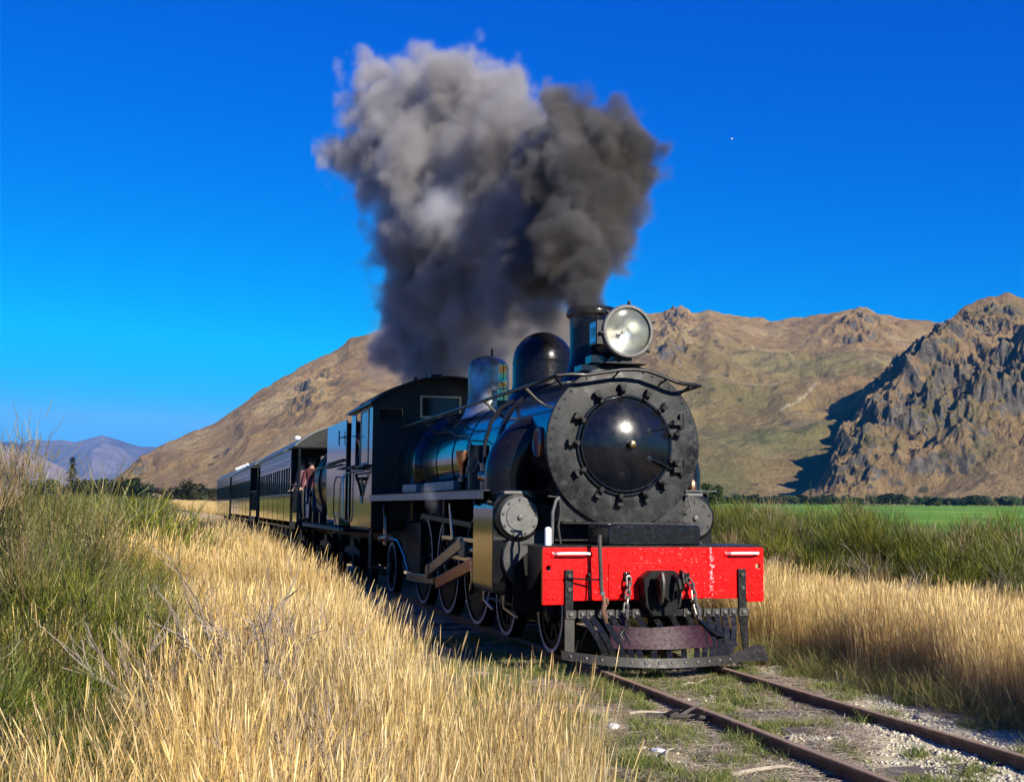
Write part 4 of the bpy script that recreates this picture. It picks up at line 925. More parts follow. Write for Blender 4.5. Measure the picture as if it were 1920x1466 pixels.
MB().tube([(-.62, 6.6, 2.47), (-.66, 5.6, 2.44), (-.74, 4.9, 2.34), (-.78, 4.6, 2.32)], .010, 6).build('boiler_pipe', M['satin_black'], L)
pm = MB().cyl((-.93, 2.95, 1.62), (-.93, 2.95, 2.12), .12, 20).cyl((-.93, 2.95, 1.82), (-.93, 2.95, 1.88), .14, 20)
pm.build('air_pump', M['satin_black'], L)
MB().lathe([(.04, .0), (.05, .04), (.045, .10), (.02, .13), (.022, .17), (0, .18)], (.86, 1.1, 1.60), 'z', 16).build('lubricator', M['copper'], L)
MB().tube([(.64, .78, 1.60), (.98, .78, 1.60)], .008, 6).build('lamp_iron', M['iron_grey'], L)
MB().tube([(.66, .78, 1.60), (.72, .80, 1.38)], .009, 6).build('lamp_iron', M['iron_grey'], L)

# ---- frames, underside
for s in (-1, 1):
    MB().prism([(.10, 1.02), (.10, .62), (.6, .55), (3.2, .55), (3.4, .45), (8.2, .45), (8.6, .62), (11.4, .70), (11.4, 1.05)], 'x', s*.40, s*.435).build('main_frame', M['frame_black'], L)
    for y0 in (3.15, 4.85, 6.55):
        bx(s*.45, s*.55, y0, y0+.9, .75, .82).build('leaf_spring', M['frame_black'], L, bevel=.01)
    bx(s*.50, s*.95, 4.6, 4.72, 1.0, 1.56).build('motion_bracket', M['frame_black'], L)
bx(-.5, .5, 2.8, 8.4, 1.02, 1.20).build('frame_stretcher', M['frame_black'], L)
bx(-.72, .72, 7.2, 8.6, .42, 1.2).build('ashpan', M['frame_black'], L, bevel=.02)
# ---- wheels
def wheel(r, nsp, name, y, s, cw=True, crank=None):
    x = s*.60
    w_ = empty(name, (x, y-4.4, r)); w_.parent = L
    ty = MB().lathe([(r-.065, -.062), (r+.0, -.058), (r+.0, .045), (r+.028, .062), (r-.065, .066)], (0, 0, 0), 'x', 56)
    if s > 0: ty.v = [(-a, b_, c) for a, b_, c in ty.v]
    ty.v = [(a, b_, c) for a, b_, c in ty.v]
    mk_ = lambda mb, n, m: link(n, mb.mesh(n, m), w_)
    mk_(ty, 'tyre', M['frame_black'])
    fc = MB().lathe([(r-.050, -.0635), (r-.012, -.0635)], (0, 0, 0), 'x', 56); fc.v = [((-s if s < 0 else s)*0+(a if s < 0 else -a), b_, c) for a, b_, c in fc.v]
    mk_(fc, 'tyre_face', M['rim_steel'])
    sp_ = MB().lathe([(r-.13, -.045), (r-.066, -.045), (r-.066, .045), (r-.13, .045), (r-.13, -.045)], (0, 0, 0), 'x', 48)
    for k in range(nsp):
        a = 2*pi*k/nsp; sp_.bar((0, .08*math.cos(a), .08*math.sin(a)), (0, (r-.12)*math.cos(a), (r-.12)*math.sin(a)), .06, .045, (1, 0, 0))
    sp_.lathe([(0, -.09), (.11, -.09), (.13, -.05), (.13, .06), (0, .06)], (0, 0, 0), 'x', 28)
    mk_(sp_, 'spokes', M['frame_black'])
    if cw:
        cwm = MB().prism([((r-.14)*math.cos(a), (r-.14)*math.sin(a)) for a in np.linspace(R(200), R(320), 14)], 'x', -.06, .05); mk_(cwm, 'counterweight', M['frame_black'])
    mk_(MB().cyl((-s*-.0-.11, 0, 0), (.11, 0, 0), .07, 16), 'axle_end', M['step_iron'])
    return w_
for y in (4.04, 5.62, 7.25):
    for s in (-1, 1): wheel(.665, 15, 'driving_wheel', y, s)
for y in (1.10, 2.72):
    for s in (-1, 1): wheel(.42, 10, 'bogie_wheel', y, s, False)
for s in (-1, 1): wheel(.42, 10, 'trailing_wheel', 9.85, s, False)
for y in (1.10, 2.72, 9.85): MB().cyl((-.6, y, .42), (.6, y, .42), .07, 12).build('axle', M['frame_black'], L)
for y in (4.04, 5.62, 7.25): MB().cyl((-.6, y, .665), (.6, y, .665), .09, 12).build('axle', M['frame_black'], L)
bx(-.45, .45, .9, 2.95, .35, .55).build('bogie_frame', M['frame_black'], L, bevel=.02)
# ---- motion: rods and valve gear (left and right)
for s in (-1, 1):
    X0 = s*.98
    MB().bar((X0, 5.32, .59), (X0, 3.50, 1.00), .05, .13).cyl((X0-s*.04, 5.32, .58), (X0+s*.04, 5.32, .58), .10, 20).build('connecting_rod', paint('warm_rod', (.26, .19, .12), .34, metal=.5, var=.2), L, bevel=.006)
    MB().bar((s*.88, 7.30, .40), (s*.88, 5.45, .46), .05, .12).build('coupling_rod', M['steel'], L, bevel=.006)
    MB().bar((X0+s*.02, 4.75, .46), (X0+s*.02, 2.80, .80), .05, .14).build('radius_rod', M['rod_red'], L, bevel=.006)
    MB().bar((s*1.0, 4.02, 1.47), (s*1.0, 3.86, 1.03), .05, .085).build('valve_link', M['steel'], L, bevel=.01)
    bx(s*.86, s*.98, 2.76, 4.6, 1.02, 1.07).build('slide_bar', M['steel'], L, bevel=.004)
    bx(s*.86, s*.98, 2.76, 4.6, .80, .85).build('slide_bar', M['steel'], L, bevel=.004)
    bx(s*.84, s*1.0, 3.3, 3.62, .84, 1.03).build('crosshead', M['step_iron'], L, bevel=.01)
    MB().cyl((s*.92, 2.7, .93), (s*.92, 3.4, .93), .04, 12).build('piston_rod', M['steel'], L)
    MB().tube([(s*1.02, 2.85, .82), (s*1.02, 2.84, .60), (s*1.02, 2.9, .50)], .018, 6).build('union_link', M['steel'], L)
    MB().bar((s*1.0, 5.7, 1.30), (s*1.0, 2.9, 1.22), .04, .06).build('valve_rod', M['frame_black'], L)
    MB().tube([(s*.95, 1.2, .45), (s*.95, 2.6, .45)], .016, 6).build('cylinder_drain_rod', M['step_iron'], L)
    for y in (8.9,):
        bx(s*1.0, s*1.2, 8.75, 9.1, .45, .48).build('cab_step', M['step_iron'], L); bx(s*1.16, s*1.19, 8.8, 9.05, .48, 1.1).build('step_hanger', M['frame_black'], L)
# injector under the cab
inj = MB().tube([(-1.02, 8.6, 1.45), (-1.05, 8.3, 1.25), (-1.05, 8.25, .95)], .035, 10).cyl((-1.06, 7.9, .95), (-1.06, 8.6, .92), .06, 14).cyl((-1.06, 8.2, .83), (-1.06, 8.2, 1.08), .045, 12)
inj.build('injector', M['copper'], L)
MB().tube([(-1.06, 7.9, .95), (-1.0, 7.5, .92), (-.95, 7.2, .7), (-.95, 6.9, .5)], .02, 8).build('feed_pipe', M['steel'], L)

# ---- cab
cab = empty('cab', (0, 9.8-4.4, 1.08)); cab.parent = L
cb = lambda mb, n, m, **k: mb.build(n, m, cab, **k)
W = 1.215
def roof_z(x, e=3.085, a=3.50, w=1.25): return a-(a-e)*abs(x/w)**2.1
def arch(w, n=20, dz=0): return [(x, roof_z(x)+dz) for x in np.linspace(-w, w, n)]
# front wall built of pieces round its two windows
zt0, zt1 = 2.865, 3.20
def wall(x0, x1, z0, z1, y0=8.70, y1=8.73): return bx(x0, x1, y0, y1, z0, z1)
fw = MB()
fw.box(-W, W, 8.70, 8.73, 1.08, 2.78)
fw.box(-W, -1.12, 8.70, 8.73, 2.78, 3.0).box(-.73, -.44, 8.70, 8.73, 2.78, 3.2).box(.21, .73, 8.70, 8.73, 2.78, 3.2).box(1.12, W, 8.70, 8.73, 2.78, 3.0)
fw.box(-.44, .21, 8.70, 8.73, 2.78, 2.865)
up_ = [(-W, 3.0)]+[(x, z-.01) for x, z in arch(W)]+[(W, 3.0), (.73, 3.0), (.73, 3.2), (-.73, 3.2), (-.73, 3.0)]
fw.prism(up_, 'y', 8.701, 8.729)
cb(fw, 'front_wall', M['satin_black'])
def frame(x0, x1, z0, z1, y, t=.032):
    return MB().box(x0, x1, y-.02, y, z0, z0+t).box(x0, x1, y-.02, y, z1-t, z1).box(x0, x0+t, y-.02, y, z0+t, z1-t).box(x1-t, x1, y-.02, y, z0+t, z1-t)
wf = cb(frame(-.455, .225, 2.85, 3.215, 8.70), 'front_window', M['cream']); bx(-.43, .20, 8.71, 8.715, 2.87, 3.19).build('pane', M['glass_dark'], wf)
for sx in (-1, 1):
    wf = cb(frame(min(sx*1.13, sx*.72), max(sx*1.13, sx*.72), 2.77, 3.01, 8.70, .02), 'front_window', M['satin_black']); bx(sx*.74, sx*1.11, 8.71, 8.715, 2.79, 2.99).build('pane', M['glass_dark'], wf)
rf = MB(); ar = [(x, roof_z(x)+.02) for x in np.linspace(-1.29, 1.29, 28)]; lo_ = [(x, z-.03) for x, z in ar[::-1]]
cb(rf.prism(ar+lo_, 'y', 8.45, 11.35), 'cab_roof', M['satin_black'], smooth=40)
for yb in (9.3, 10.3): cb(MB().prism([(x, z+.025) for x, z in ar[1:-1]]+[(x, z+.004) for x, z in ar[1:-1][::-1]], 'y', yb, yb+.04), 'roof_rib', M['satin_black'], smooth=40)
cb(bx(-.30, -.12, 8.62, 8.80, 3.49, 3.56), 'roof_fitting', M['satin_black']); cb(MB().cyl((-.55, 8.62, 3.42), (-.55, 8.62, 3.50), .03, 10), 'roof_stud', M['satin_black'])
for s in (-1, 1):
    sd = MB().box(s*W, s*(W-.02), 8.71, 10.95, 1.085, 2.10)
    sd.box(s*W, s*(W-.02), 8.71, 9.10, 2.10, 3.02).box(s*W, s*(W-.02), 10.55, 10.62, 2.10, 3.02)
    sd.box(s*W, s*(W-.02), 8.71, 11.1, 3.02, 3.10)
    cb(sd, 'side_panel', M['gloss_black'])
    f_ = MB(); y0, y1, z0, z1 = 9.10, 9.95, 2.11, 3.015; t = .035
    xx0, xx1 = s*(W+.012), s*(W-.012)
    f_.box(xx0, xx1, y0, y0+t, z0, z1).box(xx0, xx1, y1-t, y1, z0, z1).box(xx0, xx1, y0+t, y1-t, z0, z0+t).box(xx0, xx1, y0+t, y1-t, z1-t, z1)
    wo_ = cb(f_, 'side_window', M['cream'] if s < 0 else M['satin_black'])
    bx(s*(W-.004), s*(W+.002), y0+t, y1-t, z0+t, z1-t).build('pane', M['glass_dark'], wo_)
    cb(bx(s*W, s*(W-.012), 10.63, 11.05, 2.05, 3.015), 'weather_screen', M['gloss_black'])
    cb(bx(s*(W+.005), s*(W+.05), 8.6, 11.2, 3.045, 3.085), 'gutter', M['satin_black'], bevel=.004)
    # arm rest and its brackets
    cb(bx(s*(W-.03), s*(W+.10), 9.0, 10.9, 2.060, 2.100), 'arm_rest', M['step_iron'], bevel=.006)
    cb(MB().tube([(s*(W+.10), 8.9, 2.0), (s*(W+.14), 9.6, 1.99), (s*(W+.14), 10.4, 1.99), (s*(W+.10), 11.0, 1.99)], .018, 8), 'grab_rail', M['satin_black'])
    br = MB().tube([(s*(W+.01), 9.65, 1.60), (s*(W+.05), 9.68, 1.78), (s*(W+.11), 9.7, 1.96)], .022, 6).bar((s*(W+.04), 9.35, 1.88), (s*(W+.04), 10.1, 1.88), .03, .05)
    cb(br, 'step_bracket', M['frame_black'])
    pl_ = MB().lathe([(.17, 0), (.17, .006), (.16, .010), (.15, .006), (0, .006)], (0, 0, 0), 'x', 32); pl_.v = [(s*(W+.001+a), 9.72+b_*.95, 1.66+c*1.1) for a, b_, c in pl_.v]
    cb(pl_, 'number_plate', M['satin_black'])
    rg_ = MB().ring((0, 0, 0), .165, .006, 'x', 32, 6); rg_.v = [(s*(W+.010+a*.5), 9.72+b_*.95, 1.66+c*1.1) for a, b_, c in rg_.v]; cb(rg_, 'plate_border', M['steel'])
    cb(MB().tube([(s*(W+.02), 10.97, 1.15), (s*(W+.04), 10.97, 1.3), (s*(W+.04), 10.97, 2.0)], .014, 8), 'cab_handrail', M['steel'])
# small pale marks of the lettering on the eave board (too small to be read in the photo)
mk = MB(); y = 8.75; k = 0; random.seed(11)
while y < 11.1:
    wd = random.choice((.05, .07, .085, .03)); k += 1
    if k % 8 != 0: mk.box(-W-.0065, -W-.0045, y, y+wd*.75, 3.030+random.choice((0, 0, .012)), 3.075-random.choice((0, .01)))
    y += wd+.03
random.seed(21)
cb(mk, 'eave_lettering', M['white'], kind='stuff')
cb(bx(-1.19, 1.19, 10.95, 10.98, 1.08, 2.0), 'bulkhead', M['frame_black'])
cb(bx(-1.19, 1.19, 8.75, 11.1, 1.04, 1.08), 'cab_floor', M['frame_black'])
cb(bx(-.7, .7, 8.8, 9.0, 1.1, 2.9), 'backhead', M['frame_black'])

# ================================================================== TENDER
T = empty('tender', (0, 15.0, 0), label='black tender with a tall coal bunker and rounded water tank behind the cab', cat='tender')
tb_ = lambda mb, n, m, **k: mb.build(n, m, T, **k)
for s in (-1, 1):
    pts = [(11.75, 1.20), (11.75, 2.97), (11.95, 3.02), (14.55, 3.04), (14.62, 2.98), (14.62, 1.6), (14.3, 1.20)]
    tb_(MB().prism(pts, 'x', s*1.195, s*1.175), 'bunker_side', M['gloss_black'], smooth=0, bevel=.006)
    tb_(bx(s*1.201, s*1.19, 11.72, 11.80, 1.2, 2.99), 'bunker_edge', M['frame_black'])
tb_(bx(-1.17, 1.17, 11.75, 11.80, 1.15, 2.95), 'bunker_front', M['frame_black'])
tb_(bx(-1.17, 1.17, 14.50, 14.56, 1.2, 3.0), 'bunker_back', M['frame_black'])
cm = MB(); 
for k in range(120): cm.ball((random.uniform(-1, 1), random.uniform(11.9, 14.4), 2.78+random.uniform(0, .16)), random.uniform(.08, .16), 6, 4, (1, 1.1, .8))
tb_(cm, 'coal', M['coal'], kind='stuff', smooth=0)
tk = tb_(MB().lathe([(0, 12.4), (1.10, 12.4), (1.10, 17.62), (1.06, 17.70), (0, 17.78)], (0, 0, 1.93), 'y', 80), 'water_tank', M['gloss_black'], smooth=30)
for y in (15.0, 16.6): MB().lathe([(1.101, y), (1.125, y+.01), (1.125, y+.20), (1.101, y+.21)], (0, 0, 1.93), 'y', 80).build('tank_band', M['frame_black'], tk)
tb_(MB().lathe([(.30, 2.98), (.30, 3.12), (.33, 3.13), (.33, 3.17), (0, 3.20)], (0, 16.4, 0), 'z', 28), 'tank_filler', M['satin_black'])
tb_(MB().tube([(-1.21, 11.85, 2.70), (-1.25, 12.2, 2.70), (-1.25, 12.4, 2.70)], .012, 6).tube([(-1.25, 12.4, 2.84), (-1.25, 12.42, 2.70), (-1.25, 12.38, 2.56)], .012, 6), 'lamp_iron', M['frame_black'])
tb_(MB().bar((-1.24, 11.8, 2.28), (-1.24, 14.0, 2.27), .05, .03).bar((-1.24, 13.7, 2.24), (-1.24, 16.9, 2.18), .05, .025).bar((-1.24, 12.0, 2.20), (-1.24, 14.6, 2.20), .03, .02), 'fire_iron', M['step_iron'])
tb_(MB().tube([(-1.24, 11.9, 1.95), (-1.26, 12.6, 1.98), (-1.26, 12.9, 1.85), (-1.25, 13.0, 1.3), (-1.25, 12.6, 1.08), (-1.2, 12.3, 1.0)], .013, 6), 'handrail', M['step_iron'])
tb_(MB().tube([(-1.24, 11.70, 2.0), (-1.26, 11.66, 1.9), (-1.26, 11.66, 1.2), (-1.20, 11.3, 1.14)], .014, 6), 'handrail', M['steel'])
tb_(bx(-1.25, 1.25, 11.6, 18.6, .95, 1.03), 'tender_frame', M['frame_black'], bevel=.01)
tb_(bx(-1.262, -1.2515, 12.0, 18.4, .965, 1.02), 'frame_edge', M['step_iron'])
tb_(bx(-1.20, -.95, 12.60, 13.25, 1.06, 1.30), 'battery_box', paint('ochre_box', (.28, .24, .10), .3, coat=.3), bevel=.01)
tb_(MB().cyl((-1.02, 12.9, 1.20), (-1.02, 14.6, 1.20), .16, 24), 'air_reservoir', M['tank_blue'])
for y in (16.0, 17.3): tb_(bx(-1.15, -1.0, y, y+.2, 1.04, 1.30).cyl((-1.07, y+.1, 1.3), (-1.07, y+.1, 1.42), .03, 8), 'valve_box', M['satin_black'], bevel=.01)
tb_(bx(-.5, .5, 11.2, 18.9, .72, .94), 'centre_sill', M['frame_black'])
def bogie(parent, y, wb=1.45, r=.40, xw=.60):
    b_ = empty('bogie', (0, y-parent.location.y, 0)); b_.parent = parent
    for s in (-1, 1):
        pts = [(y-wb/2-.35, .52), (y-wb/2-.2, .62), (y-.3, .66), (y-.25, .80), (y+.25, .80), (y+.3, .66), (y+wb/2+.2, .62), (y+wb/2+.35, .52), (y+wb/2+.1, .30), (y+wb/2-.12, .30), (y+.4, .46), (y-.4, .46), (y-wb/2+.12, .30), (y-wb/2-.1, .30)]
        MB().prism(pts, 'x', s*.80, s*.88).build('side_frame', M['frame_black'], b_, bevel=.01)
        for yy in (y-wb/2, y+wb/2):
            MB().lathe([(r-.06, -.06), (r, -.055), (r, .045), (r+.03, .06), (0, .06)], (s*xw, yy, r), 'x', 32).lathe([(0, -.05), (r-.06, -.03)], (s*xw, yy, r), 'x', 32).build('wheel', M['frame_black'], b_)
            MB().box(s*.86, s*.97, yy-.10, yy+.10, .32, .52).build('axle_box', M['frame_black'], b_, bevel=.01)
        for q in range(4): MB().cyl((s*.82, y-.15+.1*q, .48), (s*.82, y-.15+.1*q, .70), .04, 8).build('spring', M['step_iron'], b_)
    for yy in (y-wb/2, y+wb/2): MB().cyl((-xw, yy, r), (xw, yy, r), .06, 10).build('axle', M['frame_black'], b_)
    MB().box(-.85, .85, y-.2, y+.2, .50, .72).build('bolster', M['frame_black'], b_, bevel=.01)
bogie(T, 13.0); bogie(T, 17.1)

# ================================================================== CARRIAGES
def carriage(y0, y1, label, open_front=2.2, nwin=16, vents=(), xo=0, rz=0, group='passenger carriages of the steam train', win_h=True):
    c = empty('passenger_carriage', (0, (y0+y1)/2, 0), label=label, cat='carriage', group=group)
    k_ = lambda mb, n, m, **k: mb.build(n, m, c, **k)
    ws = 1.255; ze, zw, zb = 2.90, 1.70, .90; ya, yb = y0+open_front, y1-.55
    for s in (-1, 1):
        k_(bx(s*ws, s*(ws-.03), ya, yb, zb, zw), 'lower_panel', M['coach_green'])
        k_(bx(s*(ws+.02), s*(ws-.03), ya, yb, zw, zw+.045), 'waist_rail', M['coach_band'], bevel=.005)
        k_(bx(s*ws, s*(ws-.03), ya, yb, 2.46, 2.93), 'letter_board', M['coach_band'])
        k_(bx(s*(ws+.012), s*(ws-.03), ya, yb, 2.66, 2.69), 'moulding', M['coach_green'])
        k_(bx(s*(ws+.012), s*(ws-.03), ya, yb, 2.44, 2.47), 'moulding', M['coach_green'])
        k_(bx(s*(ws+.004), s*(ws-.03), ya, yb, .86, .90), 'sole_bar', M['satin_black'])
        pitch = (yb-ya)/nwin
        for i in range(nwin+1):
            wd = .045 if i % 4 else .09
            yy = min(max(ya+i*pitch, ya+wd), yb-wd)
            k_(bx(s*(ws-.002), s*(ws-.05), yy-wd, yy+wd, zw+.046, 2.439), 'window_post', M['coach_green'])
        for i in range(nwin):
            if s > 0 and i > 2: break
            k_(bx(s*(ws-.036), s*(ws-.042), ya+i*pitch+.05, ya+(i+1)*pitch-.05, zw+.05, 2.435), 'window_pane', M['glass_dark'])
        for i in range(1, 6):
            yy = ya+(yb-ya)*i/6; k_(bx(s*(ws+.006), s*(ws-.01), yy-.02, yy+.02, zb+.01, zw-.005), 'panel_strip', M['coach_green'])
    k_(bx(-ws+.03, ws-.03, ya, ya+.04, zb, 2.93), 'end_wall', M['frame_black']); k_(bx(-ws+.03, ws-.03, yb-.04, yb, zb, 2.93), 'end_wall', M['coach_green'])
    k_(bx(-.33, .33, ya-.012, ya-.001, 1.05, 2.75), 'end_door', M['satin_black'], bevel=.004)
    k_(bx(-ws, ws, y0+.05, y1-.05, .84, 1.02), 'floor', M['frame_black'])
    k_(bx(-.4, .4, y0-.3, y1+.3, .72, .84), 'centre_sill', M['frame_black'])
    def rz_(x): return 3.50-(.55)*abs(x/1.32)**2.2
    ar = [(x, rz_(x)) for x in np.linspace(-1.31, 1.31, 26)]
    roof = k_(MB().prism(ar+[(x, z-.035) for x, z in ar[::-1]], 'y', y0, y1), 'roof', M['coach_roof'], smooth=40)
    for yy in (y0-.012, y1+.001): MB().prism([(x, z+.004) for x, z in ar]+[(x, z-.05) for x, z in ar[::-1]], 'y', yy, yy+.011).build('roof_edge', M['coach_band'], roof, smooth=40)
    k_(MB().prism([(x, z-.04) for x, z in ar]+[(1.30, 2.90), (-1.30, 2.90)], 'y', y0+.02, y0+.05), 'roof_fascia', M['satin_black'])
    for vy in vents:
        v = MB().lathe([(.05, 0), (.05, .05), (.10, .08), (.10, .14), (.05, .18), (0, .18)], (-.55, vy, rz_(-.55)-.02), 'z', 14).build('roof_ventilator', M['white'], roof)
    if open_front:
        for s in (-1, 1):
            k_(MB().cyl((s*1.18, y0+.12, 1.0), (s*1.18, y0+.12, 2.95), .03, 8), 'canopy_post', M['satin_black'])
            k_(MB().box(s*1.22, s*1.19, y0+.1, ya, 1.0, 1.25), 'platform_side', M['coach_green'])
            for i in range(7): k_(MB().cyl((s*1.20, y0+.2+i*(ya-y0-.3)/6, 1.25), (s*1.20, y0+.2+i*(ya-y0-.3)/6, 1.95), .009, 6), 'baluster', M['satin_black'])
            k_(MB().bar((s*1.20, y0+.1, 1.97), (s*1.20, ya, 1.97), .04, .03), 'platform_rail', M['satin_black'], bevel=.004)
        for i in range(9):
            x = -1.1+i*.275
            if abs(x) > .3: k_(MB().cyl((x, y0+.12, 1.02), (x, y0+.12, 1.95), .009, 6), 'baluster', M['satin_black'])
    for y in (y0+2.2, y1-2.2): bogie(c, y)
    for y in np.linspace(y0+4.6, y1-4.6, 4): k_(bx(-.9, .9, y, y+.7, .50, .80), 'underframe_box', M['frame_black'], bevel=.01)
    k_(MB().bar((-1.1, y0+3.6, .60), (-1.1, y1-3.6, .60), .03, .04), 'truss_rod', M['step_iron'])
    return c
carriage(20.2, 33.3, 'dark green carriage directly behind the tender, with people on its open end platform', nwin=15, vents=(27.2,), open_front=1.5)
c2 = carriage(35.0, 53.6, 'middle carriage of the train, dark green with a narrow dark end porch', nwin=16, open_front=3.4, vents=(52.4,))
c3 = carriage(54.2, 67.5, 'last and smallest carriage in the row, with white roof ventilators', nwin=12, open_front=.5, vents=(54.8, 56.6, 58.4, 60.2)); c3.location.x = -.13; c3.rotation_euler.z = R(1.0)
# ================================================================== VEGETATION AND SMALL THINGS
class TB:
    """fast ribbon builder"""
    def __init__(s): s.v = []; s.f = []; s.c = []
    def ribbon(s, pts, ws, side, col):
        n = len(s.v)
        for p, w in zip(pts, ws):
            s.v.append((p[0]-side[0]*w/2, p[1]-side[1]*w/2, p[2]-side[2]*w/2)); s.v.append((p[0]+side[0]*w/2, p[1]+side[1]*w/2, p[2]+side[2]*w/2)); s.c += [col, col]
        for i in range(len(pts)-1):
            a = n+2*i; s.f.append((a, a+1, a+3, a+2))
def rndc(c, v): k = 1+random.uniform(-v, v); return (c[0]*k, c[1]*k*(1+random.uniform(-.04, .04)), c[2]*k*(1+random.uniform(-.1, .1)))
def grass_tuft(n, h, rad, lean, cols, wid=.0045, head=True, seed=0, curl=.12):
    random.seed(seed); t = TB()
    for i in range(n):
        a = random.uniform(0, 2*math.pi); r = rad*math.sqrt(random.random()); x, y = r*math.cos(a), r*math.sin(a)
        hh = h*random.uniform(.55, 1.12); la = random.gauss(0, 1)*lean; lb = random.gauss(0, 1)*lean; c = rndc(random.choice(cols), .25)
        cu = random.uniform(-curl, curl)*hh; cv = random.uniform(-curl, curl)*hh
        P = [(x+la*hh*q+cu*q*q, y+lb*hh*q+cv*q*q, hh*q*(1-.06*q)) for q in (0, .35, .7, 1)]
        sa = random.uniform(0, math.pi); sd = (math.cos(sa), math.sin(sa), 0); w0 = wid*random.uniform(.7, 1.3)
        t.ribbon(P, [w0, w0*.85, w0*.6, w0*.25], sd, c)
        if head and random.random() < .55:
            q = P[-1]; p2 = P[-2]; d = Vector((q[0]-p2[0], q[1]-p2[1], q[2]-p2[2])).normalized(); L_ = random.uniform(.06, .13)
            hp = [tuple(Vector(q)+d*L_*k+Vector((0, 0, -.01*k*k))) for k in (-.45, 0, .3, .7)]
            t.ribbon(hp, [.0015, .0040, .0044, .001], sd, tuple(min(1, v*1.12) for v in c)); 
    return t
def stems_bush(h, rad, nst, twigs, cols, dead, seed, twl=.3, wid=.006, spread=.45, wood=(.10, .08, .05), up=1.0):
    """broom: many upright whippy stems, each with a brush of thin upward twigs"""
    random.seed(seed); t = TB()
    for i in range(nst):
        a = random.uniform(0, 2*math.pi); r = rad*.45*math.sqrt(random.random()); b = Vector((r*math.cos(a), r*math.sin(a), 0))
        out = Vector((math.cos(a), math.sin(a), 0))*spread*(r/rad+.25)*random.uniform(.3, 1.3); hh = h*random.uniform(.62, 1.05)*(1-.25*(r/rad))
        P = [b+out*hh*q**1.3+Vector((random.gauss(0, .02), random.gauss(0, .02), hh*q)) for q in (0, .25, .5, .75, 1)]
        sa = random.uniform(0, math.pi); sd = (math.cos(sa), math.sin(sa), 0)
        t.ribbon(P, [wid*2.6, wid*2.2, wid*1.8, wid*1.3, wid*.6], sd, rndc(wood, .3)); t.ribbon(P, [wid*2.6, wid*2.2, wid*1.8, wid*1.3, wid*.6], (-sd[1], sd[0], 0), rndc(wood, .3))
        isd = random.random() < dead
        for k in range(twigs):
            q = random.uniform(.22, 1.0)**.8; j = min(3, int(q*4)); f = q*4-j; p = P[j].lerp(P[j+1], f)
            an = random.uniform(0, 2*math.pi); o = Vector((math.cos(an), math.sin(an), 0)); L_ = twl*random.uniform(.5, 1.25)*(1.15-.35*q)
            d1 = (o*random.uniform(.3, 1.1)+Vector((0, 0, up))+out*.3).normalized(); d2 = (o*.2+Vector((0, 0, 1.3))+out*.2).normalized()
            m_ = p+d1*L_*.5; e_ = m_+d2*L_*.5; c = rndc(random.choice(cols), .35) if not isd else rndc((.26, .20, .13), .3)
            sa = random.uniform(0, math.pi); t.ribbon([p, m_, e_], [wid, wid*.9, wid*.35], (math.cos(sa), math.sin(sa), 0), c)
            if random.random() < .6:
                e2 = m_+(d2+o*random.uniform(-.5, .5)).normalized()*L_*.45; t.ribbon([m_, e2], [wid*.8, wid*.3], (math.sin(sa), math.cos(sa), 0), c)
    return t
def clump_bush(h, rad, ncl, ntw, cols, seed, twl=.22, wid=.006, dead=.06, wood=(.09, .07, .045), crad=.20):
    """broom: forked woody stems ending in many brushes of fine upright twigs; lumpy outline, dark gaps between the brushes"""
    random.seed(seed); t = TB(); hub = []
    for i in range(ncl):
        a = random.uniform(0, 6.28); rr = rad*math.sqrt(random.random()); zt = h*(.22+.70*random.random()**.8)*(1-.40*(rr/rad)**2); tip = Vector((rr*math.cos(a), rr*math.sin(a), zt))
        b = Vector((rr*.18*math.cos(a), rr*.18*math.sin(a), 0)); m_ = b.lerp(tip, .5)+Vector((random.gauss(0, .04), random.gauss(0, .04), -.04)); sa = random.uniform(0, 3.14); sd = (math.cos(sa), math.sin(sa), 0)
        for q in (sd, (-sd[1], sd[0], 0)): t.ribbon([b, m_, tip], [wid*3, wid*2.2, wid*1.2], q, rndc(wood, .3))
        isd = random.random() < dead; tone = random.uniform(.75, 1.25); cl = random.choice(cols); cr = crad*random.uniform(.7, 1.25)
        for k in range(ntw):
            u = Vector((random.gauss(0, .5), random.gauss(0, .5), random.gauss(0, .45)))*cr; p = tip+u; p.z = max(.05, p.z)
            o = Vector((u.x+random.gauss(0, .05), u.y+random.gauss(0, .05), 0)); d1 = (o*2.2+Vector((0, 0, .35))+Vector((math.cos(a), math.sin(a), 0))*.08).normalized(); d2 = (d1+Vector((0, 0, .8))).normalized()
            L_ = twl*random.uniform(.45, 1.3); e1 = p+d1*L_*.5; e2 = e1+d2*L_*.5; c = rndc(cl if random.random() < .7 else random.choice(cols), .3) if not isd else rndc((.24, .18, .11), .3); c = tuple(v*tone for v in c)
            sa = random.uniform(0, 3.14); t.ribbon([p, e1, e2], [wid, wid*.95, wid*.4], (math.cos(sa), math.sin(sa), 0), c)
    return t
def tb_mesh(t, name, m):
    me = bpy.data.meshes.new(name); v = np.array(t.v, np.float32); f = np.array(t.f, np.int32)
    me.vertices.add(len(v)); me.vertices.foreach_set('co', v.ravel()); me.loops.add(f.size); me.loops.foreach_set('vertex_index', f.ravel())
    me.polygons.add(len(f)); me.polygons.foreach_set('loop_start', (np.arange(len(f))*4).astype(np.int32)); me.polygons.foreach_set('loop_total', np.full(len(f), 4, np.int32)); me.update(calc_edges=True)
    a = me.color_attributes.new('tone', 'FLOAT_COLOR', 'POINT'); c = np.ones((len(v), 4), np.float32); c[:, :3] = np.array(t.c); a.data.foreach_set('color', c.ravel()); me.materials.append(m); return me
